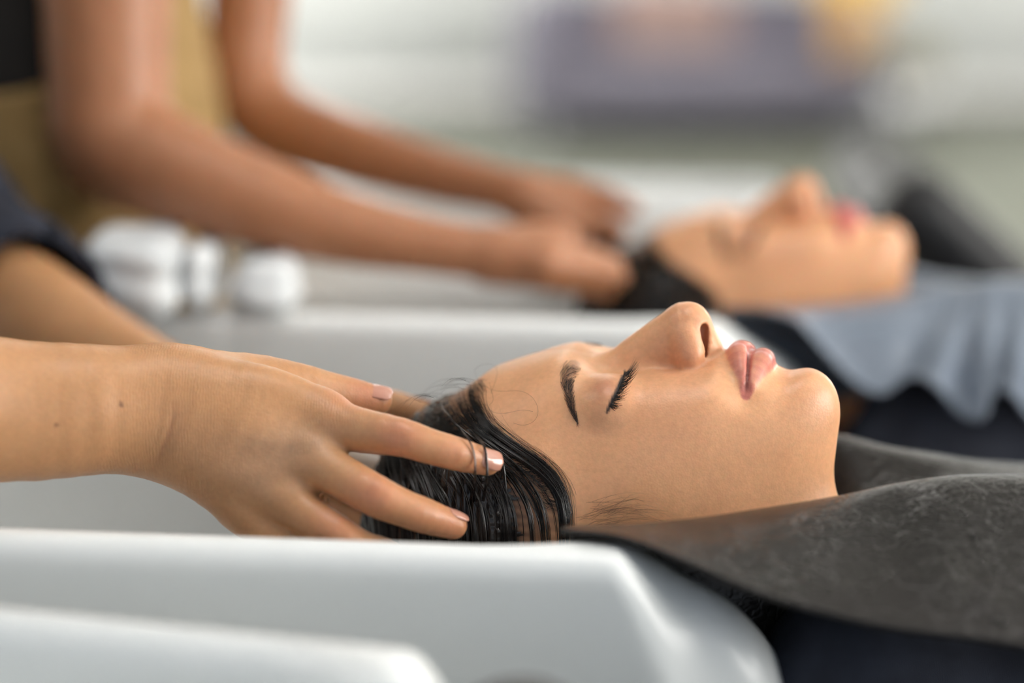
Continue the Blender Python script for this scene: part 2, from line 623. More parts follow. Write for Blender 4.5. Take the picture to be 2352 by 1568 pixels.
M['wall'], nt, b = principled('wall_paint', tuple(lin((214, 219, 216))), 0.8)
noise_mix(nt, b, tuple(lin((238, 242, 241))), tuple(lin((243, 246, 245))), 1.5)
M['floor'], nt, b = principled('floor_vinyl', tuple(lin((104, 107, 95))), 0.6)
noise_mix(nt, b, tuple(lin((100, 103, 91))), tuple(lin((108, 111, 99))), 1.2)
M['ceiling'], nt, b = principled('ceiling_paint', tuple(lin((232, 232, 228))), 0.9)
noise_mix(nt, b, tuple(lin((230, 230, 226))), tuple(lin((235, 235, 231))), 2)
M['frame'], nt, b = principled('window_frame', tuple(lin((225, 225, 222))), 0.4)
noise_mix(nt, b, tuple(lin((222, 222, 219))), tuple(lin((228, 228, 226))), 5)
M['glass'], nt, b = principled('window_glass', (1, 1, 1), 0.0)
b.inputs['Transmission Weight'].default_value = 1.0; b.inputs['IOR'].default_value = 1.01
M['lamp'] = bpy.data.materials.new('lamp_panel'); M['lamp'].use_nodes = True
_nt = M['lamp'].node_tree; _nt.nodes.clear()
_e = _nt.nodes.new('ShaderNodeEmission'); _e.inputs['Color'].default_value = (1.0, 0.96, 0.92, 1); _e.inputs['Strength'].default_value = 10
_o = _nt.nodes.new('ShaderNodeOutputMaterial'); _nt.links.new(_e.outputs[0], _o.inputs[0])
M['water'], nt, b = principled('water', (1, 1, 1), 0.02); b.inputs['Transmission Weight'].default_value = 1.0; b.inputs['IOR'].default_value = 1.33
# ------------------------------------------------------------------ the client's head (head frame, mm)
HYAW = math.radians(14.0)
HTURN = math.radians(2.0)
X_H = np.array([math.cos(HYAW), -math.sin(HYAW), 0.0])
Y_H = np.array([math.sin(HYAW), math.cos(HYAW), 0.0])      # away from the camera
Z_H = np.array([0, 0, 1.0])
_c, _s = math.cos(HTURN), math.sin(HTURN)
Y_H, Z_H = _c * Y_H + _s * Z_H, _c * Z_H - _s * Y_H
R_H = np.stack([X_H, Y_H, Z_H], 1)
O_H = at(1400, 1000, 1.215)


def H(px, py, lat=0.0):
    """head-frame point (mm) seen at pixel and lying lat mm to the camera side of the midline"""
    d = at(px, py, 1.0) - CAM
    o = R_H.T @ (CAM - O_H) * 1000; v = R_H.T @ d * 1000
    t = (-lat - o[1]) / v[1]
    p = o + t * v
    return np.array([p[0], abs(p[1]) if lat >= 0 else p[1], p[2]])


def head_to_world(V):
    return O_H + (V @ R_H.T) / 1000.0


_st = np.array([
    # px, front py, half width, widest py, exponent
    (1060, 905, 67, 1215, 2.15), (1130, 860, 67, 1205, 2.2), (1200, 829, 66, 1195, 2.3), (1260, 808, 65, 1185, 2.4),
    (1300, 803, 64, 1180, 2.4), (1345, 813, 63, 1175, 2.3), (1390, 826, 64, 1170, 2.2), (1450, 830, 66, 1165, 2.1),
    (1520, 828, 66.5, 1160, 2.05), (1600, 822, 64.5, 1150, 2.0), (1660, 808, 61, 1140, 1.95), (1720, 826, 57.5, 1130, 1.9),
    (1770, 840, 54, 1120, 1.95), (1806, 853, 51, 1112, 2.0), (1855, 847, 47, 1105, 2.1), (1900, 850, 43, 1100, 2.1),
    (1960, 860, 38, 1100, 2.1)])
_sx = np.array([H(r[0], r[1])[0] for r in _st]); _szf = np.array([H(r[0], r[1])[2] for r in _st])
_szm = np.array([H(r[0], r[3])[2] for r in _st])
_fx = np.linspace(_sx[0], _sx[-1], 240)


def _smooth_tab(y):
    v = np.interp(_fx, _sx, y)
    k = np.hanning(15); k /= k.sum()
    return np.convolve(np.pad(v, 7, mode='edge'), k, 'valid')


_tzf, _tw, _tzm, _tn = (_smooth_tab(a) for a in (_szf, _st[:, 2], _szm, _st[:, 4]))
_crc = H(1210, 1245); _x0 = H(1120, 900)[0]
_chx = H(1932, 940)[0]; _chz = H(1932, 940)[2]


def Hn(px, py, lat=0.0):
    return H(px, py, lat).astype(np.float32)



def base_sdf(Pin):
    P = Pin.copy()
    P[:, 1] = np.abs(P[:, 1])
    x, y, z = P[:, 0], P[:, 1], P[:, 2]
    zf = np.interp(x, _fx, _tzf).astype(np.float32); w = np.interp(x, _fx, _tw).astype(np.float32)
    zm = np.interp(x, _fx, _tzm).astype(np.float32); n = np.interp(x, _fx, _tn).astype(np.float32)
    up = z > zm
    h = np.where(up, zf - zm, 62.0)
    a = np.maximum(y / w, 1e-4); b = np.maximum(np.abs(z - zm) / h, 1e-4)
    n = np.where(up, n, 2.0)
    rho = (a ** n + b ** n) ** (1 / n)
    g = rho ** (1 - n) * np.sqrt((a ** (n - 1) / w) ** 2 + (b ** (n - 1) / h) ** 2)
    f = (rho - 1) / np.maximum(g, 1e-4)
    # lower border of the jaw
    xe = _chx - 58.0 * (y / 50.0) ** 1.7 + 0.10 * (z - _chz)
    f = smax(f, (x - xe) * 0.86, 26.0)
    f = smax(f, _x0 - x, 10)
    # cranium, neck
    f = smin(f, ell(P, _crc, (84, 73, 85)), 20)
    f = smin(f, cone(P, _nk0, _nk1, 54, 58), 26)
    return f


_nk0 = Hn(1640, 1290); _nk1 = Hn(2020, 1560)
_bv, _bf = surface(base_sdf, (-135, -92, -150), (150, 92, 80), 3.0)
_bb = bvh_of(head_to_world(_bv), _bf)


def S(px, py, inset=0.0):
    """point on the plain head form seen at the pixel, pushed in by inset mm (head frame)"""
    h, n = pick(_bb, px, py)
    p = R_H.T @ (np.array(h) - O_H) * 1000; nn = R_H.T @ np.array(n)
    p = p - nn * inset
    p[1] = abs(p[1])
    return p.astype(np.float32)


# nose ridge: profile points and the radius of the ridge there
_np = [(1398, 818, 6.0), (1434, 793, 6.2), (1468, 766, 6.8), (1502, 741, 7.6), (1536, 719, 8.8), (1557, 708, 9.6), (1576, 704.5, 9.8),
       (1596, 708, 9.0), (1612, 722, 7.4), (1622, 741, 6.0), (1629, 760, 4.8), (1639, 777, 4.4), (1654, 792, 5.0)]
_q = np.array([H(a, b)[[0, 2]] for a, b, _ in _np]); _t = np.gradient(_q, axis=0); _t /= np.linalg.norm(_t, axis=1)[:, None]
_nc = _q + np.stack([_t[:, 1], -_t[:, 0]], 1) * np.array([r for _, _, r in _np])[:, None]
NOSE = [np.array([p[0], 0, p[1]], np.float32) for p in _nc]
NOSE_R = [r for _, _, r in _np]
NB = [Hn(1420, 868), Hn(1480, 836), Hn(1545, 806), Hn(1600, 812)]
ALA = Hn(1575, 802, 10.8); ALA2 = Hn(1591, 826, 12.5)
NS0 = Hn(1614, 756, 5.2); NS1 = Hn(1611, 812, 8.2); NS2 = Hn(1572, 772, 5.5)
_nx0 = H(1400, 850)[0]; _nx1 = H(1560, 850)[0]
_cor = S(1714, 903, 1.5); _lt = np.array([0, 4, 8, 12, 16, 20, 24], np.float32)


def lip(p0, end, ex, ez):
    """points of a lip's axis from the midline p0 to the corner"""
    u = _lt / 24.0
    return [np.array([p0[0] + (end[0] - p0[0]) * a ** ex, end[1] * a, p0[2] + (end[2] - p0[2]) * a ** ez], np.float32) for a in u]


UL = lip(Hn(1695, 811), _cor, 1.3, 2.0); UL_R = [5.3, 5.2, 4.9, 4.4, 3.7, 2.8, 1.7]
LL = lip(Hn(1749, 833), _cor, 1.6, 2.0); LL_R = [6.0, 5.9, 5.5, 4.8, 3.9, 2.9, 1.7]
ML = lip(Hn(1722, 803), S(1714, 908, -0.3), 1.0, 2.0)
EYE = Hn(1401, 927, 31)
LASH_PX = [(1434, 850), (1431, 864), (1427, 878), (1419, 897), (1409, 916), (1401, 932), (1394, 947)]
NLF = [S(1604, 868), S(1650, 890), S(1698, 925)]


def head_sdf(Pin):
    P = Pin.copy()
    P[:, 1] = np.abs(P[:, 1])
    x = P[:, 0]
    f = base_sdf(P)
    # broad relief: brow, socket, cheek, temple, jaw
    f -= 1.6 * gauss(P, S(1304, 832), (8, 12, 9))
    f -= 2.0 * gauss(P, S(1306, 900), (8, 15, 13))
    f += 2.6 * gauss(P, S(1380, 850), (9, 6, 9))
    f -= 3.0 * gauss(P, S(1385, 915), (14, 15, 12))
    f -= 1.6 * gauss(P, S(1350, 900), (9, 13, 10))
    f += 2.0 * gauss(P, S(1430, 856), (9, 6, 9))
    f += 0.7 * gauss(P, S(1420, 965), (12, 12, 12))
    f += 1.8 * gauss(P, S(1285, 1020), (20, 14, 20))
    f -= 2.6 * gauss(P, S(1500, 925), (18, 16, 14))
    f -= 2.0 * gauss(P, S(1600, 905), (18, 13, 14))
    f += 2.0 * gauss(P, S(1655, 1010), (26, 14, 22))
    f += 1.2 * gauss(P, S(1560, 1090), (26, 14, 18))
    # nose
    ns = chain(P, NOSE, NOSE_R, 5.0)
    ns = smin(ns, chain(P, NB, [8.5, 10, 11.5, 10], 6), 9)
    al = ell(P, ALA, (7.4, 5.6, 11.0))
    al = smin(al, ell(P, ALA2, (5.2, 4.4, 7.0)), 5)
    ns = smin(ns, al, 5)
    t = np.clip((x - _nx0) / (_nx1 - _nx0), 0, 1)
    f = smin(f, ns, 10 - 7 * t)
    f += 1.6 * gauss(P, Hn(1540, 815, 12.5), (3.6, 4, 7))
    f += 0.9 * gauss(P, Hn(1564, 858, 15), (8, 3.5, 3.2))
    f += 0.9 * gauss(P, Hn(1617, 850, 15), (4, 4, 4))
    f += 0.8 * gauss(P, Hn(1668, 790, 0), (6, 2.6, 6))
    # lips
    f = smin(f, chain(P, UL, UL_R, 3), 3.4)
    f = smin(f, chain(P, LL, LL_R, 3), 3.4)
    dm = chain(P, ML, [0.1] * 7)
    f += 1.5 * np.exp(-0.5 * (dm / 1.15) ** 2)
    f += 1.5 * gauss(P, S(1713, 912), (4.5, 4, 4.5))
    f += 1.2 * gauss(P, Hn(1806, 858, 0), (6, 16, 8))
    f -= 1.2 * gauss(P, Hn(1870, 858, 6), (12, 12, 10))
    f += 0.5 * np.exp(-0.5 * (chain(P, NLF, [0.1] * 3) / 3.0) ** 2)
    # closed eye
    f = smin(f, ell(P, EYE, (12.0, 15.5, 12.2)), 9)
    # nostrils
    nos = chain(P, [NS0, NS1], [2.7, 2.6])
    nos = np.minimum(nos, cone(P, 0.5 * (NS0 + NS1), NS2, 2.8, 2.6))
    f = smax(f, -nos, 2.2)
    return f


import time as _time
_t0 = _time.time()
HV, HF = surface(head_sdf, (-135, -92, -150), (150, 92, 80), 1.7, sub=1)
print('head', len(HV), _time.time() - _t0)
HVW = head_to_world(HV)
# ------------------------------------------------------------------ the stylist in front: arms and hands (world mm)
def J(*rows):
    """rows of (px, py, depth, radius mm) -> points, radii"""
    return [atm(a, b, c).astype(np.float32) for a, b, c, _ in rows], [r for _, _, _, r in rows]


FINGERS = {
    'index': J((742, 954, 1.152, 11.2), (800, 982, 1.144, 10.9), (918, 1003, 1.133, 9.1), (985, 1024, 1.133, 8.2), (1045, 1041, 1.136, 7.9), (1118, 1061, 1.144, 6.5)),
    'middle': J((715, 1052, 1.143, 11.6), (775, 1090, 1.134, 10.4), (862, 1138, 1.123, 9.7), (920, 1164, 1.124, 8.6), (975, 1184, 1.128, 8.2), (1040, 1206, 1.137, 6.7)),
    'ring': J((640, 1132, 1.142, 11.2), (697, 1178, 1.134, 9.8), (770, 1224, 1.126, 9.2), (828, 1258, 1.128, 8.4), (880, 1272, 1.134, 7.8), (930, 1290, 1.142, 6.4)),
    'little': J((560, 1168, 1.150, 10.2), (610, 1218, 1.142, 8.6), (668, 1258, 1.137, 8.0), (712, 1284, 1.138, 7.2), (745, 1302, 1.142, 6.8), (785, 1320, 1.150, 5.6)),
}
META = {
    'index': J((392, 884, 1.160, 14.0), (560, 893, 1.153, 13.2), (660, 916, 1.152, 12.0), (742, 954, 1.152, 11.0)),
    'middle': J((385, 920, 1.155, 14.5), (560, 985, 1.144, 13.0), (715, 1052, 1.143, 11.6)),
    'ring': J((382, 980, 1.155, 14.0), (520, 1065, 1.144, 12.5), (640, 1132, 1.142, 11.2)),
    'little': J((384, 1022, 1.160, 12.0), (470, 1096, 1.152, 11.2), (560, 1168, 1.150, 10.2)),
}
THUMB = J((420, 884, 1.172, 14.0), (560, 870, 1.178, 12.8), (680, 886, 1.186, 11.4), (745, 900, 1.192, 10.4), (806, 911, 1.197, 9.4), (868, 920, 1.200, 7.2))
ARM_A = J((-900, 780, 1.05, 34), (-350, 872, 1.10, 32), (0, 910, 1.133, 26.5), (200, 910, 1.147, 24), (330, 902, 1.157, 21), (420, 895, 1.160, 17))
ARM_B = J((-900, 860, 1.05, 30), (-350, 930, 1.10, 30), (0, 975, 1.135, 25.5), (200, 975, 1.148, 22.5), (320, 984, 1.157, 19.0), (400, 1000, 1.158, 15))
KNUCK = [atm(742, 962, 1.142), atm(712, 1045, 1.132), atm(636, 1126, 1.131), atm(552, 1172, 1.140)]




for _k in FINGERS:
    FINGERS[_k] = limb(FINGERS[_k], 3)
    META[_k] = limb(META[_k], 4)
THUMB = limb(THUMB, 3); ARM_A = limb(ARM_A, 3); ARM_B = limb(ARM_B, 3)


def near_arm_sdf(P):
    f = smin(chain(P, *ARM_A, k=1.0), chain(P, *ARM_B, k=1.0), 24)
    h = None
    for k in ('index', 'middle', 'ring', 'little'):
        c = chain(P, *META[k], k=0.5)
        h = c if h is None else smin(h, c, 17)
    h = smin(h, ell(P, atm(560, 1020, 1.166), (30, 11, 26)), 16)
    f = smin(f, h, 18)
    f = smin(f, chain(P, *THUMB, k=0.5), 13)
    fs = None
    for k in ('index', 'middle', 'ring', 'little'):
        c = chain(P, *FINGERS[k], k=0.5)
        fs = c if fs is None else smin(fs, c, 3.2)
    f = smin(f, fs, 7)
    # knuckles and the hollows between the tendons
    for q in KNUCK:
        f -= 1.3 * gauss(P, q, (9, 9, 9))
    for q in HOLLOW:
        f += 1.5 * gauss(P, q, (11, 9, 6))
    return f


HOLLOW = [atm(690, 1010, 1.13), atm(640, 1085, 1.13), atm(560, 1140, 1.135)]
FAR_ARM = limb(J((-110, 610, 1.60, 42), (70, 738, 1.50, 39), (258, 850, 1.45, 33), (420, 925, 1.41, 27), (520, 945, 1.39, 22)), 4)
FAR_META = [J((520, 930, 1.385, 15), (700, 948, 1.335, 11.5)), J((520, 960, 1.38, 15), (700, 1000, 1.325, 11.5)),
            J((520, 990, 1.38, 14), (680, 1050, 1.325, 11)), J((520, 1010, 1.385, 12), (650, 1090, 1.33, 10))]
FAR_FING = [limb(J((700, 948, 1.335, 11.2), (795, 930, 1.300, 9.4), (880, 928, 1.284, 8.6), (968, 948, 1.276, 6.8)), 3),
            limb(J((700, 1000, 1.325, 11.2), (800, 990, 1.295, 9.4), (890, 1010, 1.282, 8.4), (960, 1040, 1.28, 6.8)), 3),
            limb(J((680, 1050, 1.325, 11), (780, 1085, 1.29, 9.2), (850, 1125, 1.278, 8.2), (910, 1160, 1.275, 6.6)), 3),
            limb(J((650, 1090, 1.33, 10), (735, 1150, 1.30, 8.4), (800, 1185, 1.285, 7.6), (860, 1215, 1.28, 6.2)), 3)]
FAR_THUMB = limb(J((520, 930, 1.37, 14), (640, 960, 1.31, 11), (720, 985, 1.28, 9.5), (780, 1000, 1.265, 7.5)), 3)
EL_N = atm(-900, 820, 1.05); EL_F = atm(-110, 610, 1.60)
SH_N = np.array([-620., 980, 1330]); SH_F = np.array([-620., 1520, 1330])


def far_hand_sdf(P):
    f = chain(P, *FAR_ARM)
    h = None
    for p, r in FAR_META:
        c = chain(P, p, r)
        h = c if h is None else smin(h, c, 15)
    f = smin(f, h, 14)
    f = smin(f, chain(P, *FAR_THUMB), 10)
    fs = None
    for p, r in FAR_FING:
        c = chain(P, p, r)
        fs = c if fs is None else smin(fs, c, 3)
    return smin(f, fs, 7)


def upper_sdf(P):
    """upper arms and shoulders, under the shirt"""
    f = chain(P, [EL_N, 0.5 * (EL_N + SH_N), SH_N], [30, 25, 25])
    f = np.minimum(f, chain(P, [EL_F, 0.5 * (EL_F + SH_F), SH_F], [38, 27, 25]))
    f = smin(f, chain(P, [SH_N, SH_F], [25, 25]), 30)
    return smin(f, chain(P, [np.array([-620., 1250, 1350]), np.array([-600., 1250, 1500])], [30, 50]), 30)


def stylist_sdf(P):
    return smin(np.minimum(near_arm_sdf(P), far_hand_sdf(P)), upper_sdf(P), 14)


_t0 = _time.time()
SV, SF = surface(stylist_sdf, (-860, 900, 760), (10, 1720, 1560), 3.0, sub=1)
SVW = SV / 1000.0
print('stylist', len(SV), _time.time() - _t0)
# ------------------------------------------------------------------ the room
def boxmesh(name, lo, hi, mat, parent=None, bevel=0.0, base=None):
    lo = np.array(lo, float); hi = np.array(hi, float)
    V = np.array([[x, y, z] for x in (lo[0], hi[0]) for y in (lo[1], hi[1]) for z in (lo[2], hi[2])])
    F = np.array([[0, 1, 3, 2], [4, 6, 7, 5], [0, 4, 5, 1], [2, 3, 7, 6], [0, 2, 6, 4], [1, 5, 7, 3]])
    if base is None and parent is None:
        base = np.array([(lo[0] + hi[0]) / 2, (lo[1] + hi[1]) / 2, lo[2]])
    o = mesh_obj(name, V, F, mat, parent, smooth=False, base=base)
    if bevel:
        md = o.modifiers.new('bevel', 'BEVEL'); md.width = bevel; md.segments = 3
        o.data.polygons.foreach_set('use_smooth', np.ones(6, bool))
    return o


XL, XR, YF, YB, ZC = -3.6, 4.2, -1.6, 11.4, 2.8
tag(boxmesh('floor', (XL, YF, -0.1), (XR, YB, 0), M['floor']), kind='structure')
tag(boxmesh('ceiling', (XL, YF, ZC), (XR, YB, ZC + 0.1), M['ceiling']), kind='structure')
tag(boxmesh('wall_back', (XL, YB, 0), (XR, YB + 0.12, ZC), M['wall']), kind='structure')
wl = empty('wall_left', (XL, 5, 0)); tag(wl, kind='structure')
for (y0, y1, z0, z1) in ((YF, 8.0, 0, ZC), (10.6, YB, 0, ZC), (8.0, 10.6, 0, 0.45), (8.0, 10.6, 2.55, ZC)):
    boxmesh('wall_section', (XL - 0.12, y0, z0), (XL, y1, z1), M['wall'], wl)
w_ = empty('window_4', (XL - 0.06, 9.3, 0.45)); tag(w_, kind='structure')  # unseen window, put in so the back wall gets more light
for (y0, y1, z0, z1) in ((8.0, 10.6, 0.45, 0.50), (8.0, 10.6, 2.50, 2.55), (8.0, 8.05, 0.5, 2.5), (10.55, 10.6, 0.5, 2.5), (9.275, 9.325, 0.5, 2.5)):
    boxmesh('window_frame', (XL - 0.09, y0, z0), (XL - 0.03, y1, z1), M['frame'], w_)
boxmesh('pane', (XL - 0.063, 8.05, 0.5), (XL - 0.057, 9.275, 2.5), M['glass'], w_)
boxmesh('pane', (XL - 0.063, 9.325, 0.5), (XL - 0.057, 10.55, 2.5), M['glass'], w_)
# right wall with three window openings
WIN = [(-1.0, 1.8), (4.0, 6.8), (7.6, 10.4)]
wr = empty('wall_right', (XR, 5, 0)); tag(wr, kind='structure')
edges = [YF] + [v for w in WIN for v in w] + [YB]
for i in range(0, len(edges), 2):
    boxmesh('wall_section', (XR, edges[i], 0), (XR + 0.12, edges[i + 1], ZC), M['wall'], wr)
for n_, (a, c) in enumerate(WIN):
    boxmesh('wall_section', (XR, a, 0), (XR + 0.12, c, 0.75), M['wall'], wr)
    boxmesh('wall_section', (XR, a, 2.65), (XR + 0.12, c, ZC), M['wall'], wr)
    w_ = empty('window_%d' % (n_ + 1), (XR + 0.06, (a + c) / 2, 0.75)); tag(w_, kind='structure')
    for (y0, y1, z0, z1) in ((a, c, 0.75, 0.80), (a, c, 2.60, 2.65), (a, a + 0.05, 0.8, 2.6), (c - 0.05, c, 0.8, 2.6), ((a + c) / 2 - 0.025, (a + c) / 2 + 0.025, 0.8, 2.6)):
        boxmesh('window_frame', (XR + 0.03, y0, z0), (XR + 0.09, y1, z1), M['frame'], w_)
    m_ = (a + c) / 2
    boxmesh('pane', (XR + 0.057, a + 0.05, 0.8), (XR + 0.063, m_ - 0.025, 2.6), M['glass'], w_)
    boxmesh('pane', (XR + 0.057, m_ + 0.025, 0.8), (XR + 0.063, c - 0.05, 2.6), M['glass'], w_)
tag(boxmesh('baseboard_back', (XL, YB - 0.015, 0), (XR, YB, 0.09), M['frame']), kind='structure')
tag(boxmesh('baseboard_left', (XL, YF, 0), (XL + 0.015, YB - 0.015, 0.09), M['frame']), kind='structure')

# ceiling lamps: square panels in a grid, the back two rows added to brighten floor and back wall
_k = 0
for yy, yn in ((1.0, 'in the row above the sharp woman'), (4.2, 'in the row behind the far woman'), (7.4, 'in the unseen row added to brighten the floor before the sofa'), (10.35, 'in the unseen row put near the back wall to brighten it')):
    for xx, xn in ((-1.8, 'left one'), (0.0, 'middle one'), (1.8, 'right one')):
        L = empty('ceiling_lamp', (xx, yy, ZC))
        tag(L, 'square ceiling light panel, %s %s' % (xn, yn), 'lamp', 'square ceiling light panels')
        f_ = boxmesh('lamp_frame', (xx - 0.31, yy - 0.31, ZC - 0.035), (xx + 0.31, yy + 0.31, ZC), M['frame'], L)
        boxmesh('diffuser', (xx - 0.28, yy - 0.28, ZC - 0.04), (xx + 0.28, yy + 0.28, ZC - 0.034), M['lamp'], L)


# ------------------------------------------------------------------ wash basins
BYAW = math.radians(7.0)


def basin_sdf(tilt):
    hx, hy = 270.0, 135.0
    def f(P):
        x, y, z = P[:, 0], P[:, 1], P[:, 2]
        zt = -tilt * (y + hy) / (2 * hy)           # rim height falls towards the far side
        zz = z - zt
        t = np.clip(-zz / 200.0, 0, 1)
        # outer wall: narrows downwards, its neck end leans out
        yy = np.abs(y) - (hy - 26 * t ** 1.5)
        xl = -(x + hx) ; xr = x - (hx + 70 * t - 20 * t * t)
        R = 62.0
        qx = np.maximum(xr + R, 0); qy = np.maximum(yy + 46.0, 0) * (R / 46.0); qz = np.maximum(zz + 70.0, 0) * (R / 70.0)
        gx = sstep(0, 38, qx); end = np.sqrt(qx * qx + np.minimum(qy, 400) ** 2 * gx + qz * qz * gx) - R
        side = smax(yy, xl, 60)
        body = smax(side, zz, 16)
        body = smax(body, end, 34)
        body = np.maximum(body, -z - 215)
        # the bowl
        ci = rbox(P, (-8, 0, 40), (hx - 38, hy - 25, 205), 70)
        # neck rest
        nk = np.sqrt(y * y + ((z - 22) * 1.0) ** 2) - 92
        nk = np.maximum(nk, -(x - 100))
        body = smax(body, -ci, 18)
        body = smax(body, -nk, 24)
        return body
    return f


def make_basin_mesh(tilt):
    V, F = surface(basin_sdf(tilt), (-330, -160, -230), (330, 160, 30), 8.0, sub=1)
    return V, F


def place_basin(name, mesh, near_right, yaw, label, first=None):
    """near_right: world point of the neck end of the near rim"""
    c, s = math.cos(yaw), math.sin(yaw)
    X = np.array([c, -s, 0]); Y = np.array([s, c, 0])
    ctr = near_right - X * 0.205 + Y * 0.125
    root = empty(name, (ctr[0], ctr[1], 0))
    root.rotation_euler = (0, 0, -yaw)
    tag(root, label, 'basin', 'row of white wash basins')
    return root, ctr


_BV, _BF = make_basin_mesh(20.0)
BV2, BF2 = make_basin_mesh(0.0)


def local_mesh(name, V, F, mat):
    me = mesh_obj(name, V, F, mat)
    return me


def pedestal_mesh():
    prof = [(0.17, 0.0), (0.17, 0.02), (0.15, 0.035), (0.07, 0.06), (0.06, 0.10), (0.055, 0.45), (0.075, 0.58), (0.12, RIM_Z - 0.205)]
    V = []; F = []
    n = 32
    for i, (r, z) in enumerate(prof):
        for k in range(n):
            a = 2 * math.pi * k / n
            V.append((r * math.cos(a) * 1.15, r * math.sin(a) * 0.8, z))
    for i in range(len(prof) - 1):
        for k in range(n):
            F.append((i * n + k, i * n + (k + 1) % n, (i + 1) * n + (k + 1) % n, (i + 1) * n + k))
    F.append(tuple(range(n))[::-1])
    return np.array(V), F


_PV, _PF = pedestal_mesh()
_bowl0 = None; _bowl1 = None; _ped = None


def basin(near_right, yaw, label, tilted=True):
    global _bowl0, _bowl1, _ped
    root, ctr = place_basin('wash_basin', None, near_right, yaw, label)
    if tilted:
        if _bowl0 is None:
            _bowl0 = mesh_obj('bowl', _BV / 1000.0, _BF, M['ceramic']); b = _bowl0
        else:
            b = _bowl0.copy(); COL.objects.link(b)
    else:
        if _bowl1 is None:
            _bowl1 = mesh_obj('bowl', BV2 / 1000.0, BF2, M['ceramic']); b = _bowl1
        else:
            b = _bowl1.copy(); COL.objects.link(b)
    b.parent = root; b.location = (0, 0, RIM_Z)
    if _ped is None:
        _ped = mesh_obj('pedestal', _PV, _PF, M['ceramic']); p = _ped
    else:
        p = _ped.copy(); COL.objects.link(p)
    p.parent = root; p.location = (0, 0, 0)
    return root


DROW = np.array([0.118, 0.51, 0.0])          # step from one wash place to the next
_nr = at(1345, 1228, 1.055); _nr[2] = RIM_Z
_fr = at(1585, 665, 1.56); _fr[2] = RIM_Z
basin(_nr, BYAW, 'white ceramic wash basin under the sharp reclining head')
basin(_fr, BYAW, 'blurred white wash basin under the far woman\'s head')
basin(_fr + np.array([0.09, 0.56, 0]), BYAW, 'farthest pale wash basin, half hidden behind the far woman\'s face')
_fa = at(0, 1310, 0.985); _fb = at(890, 1396, 0.935)
_yaw = math.atan2(_fa[1] - _fb[1], _fb[0] - _fa[0])
_Y = np.array([math.sin(_yaw), math.cos(_yaw), 0]); _fg = _fb - _Y * 0.262 ; _fg[2] = RIM_Z
basin(_fg, _yaw, 'out-of-focus pale wash basin in the bottom left foreground', tilted=False)


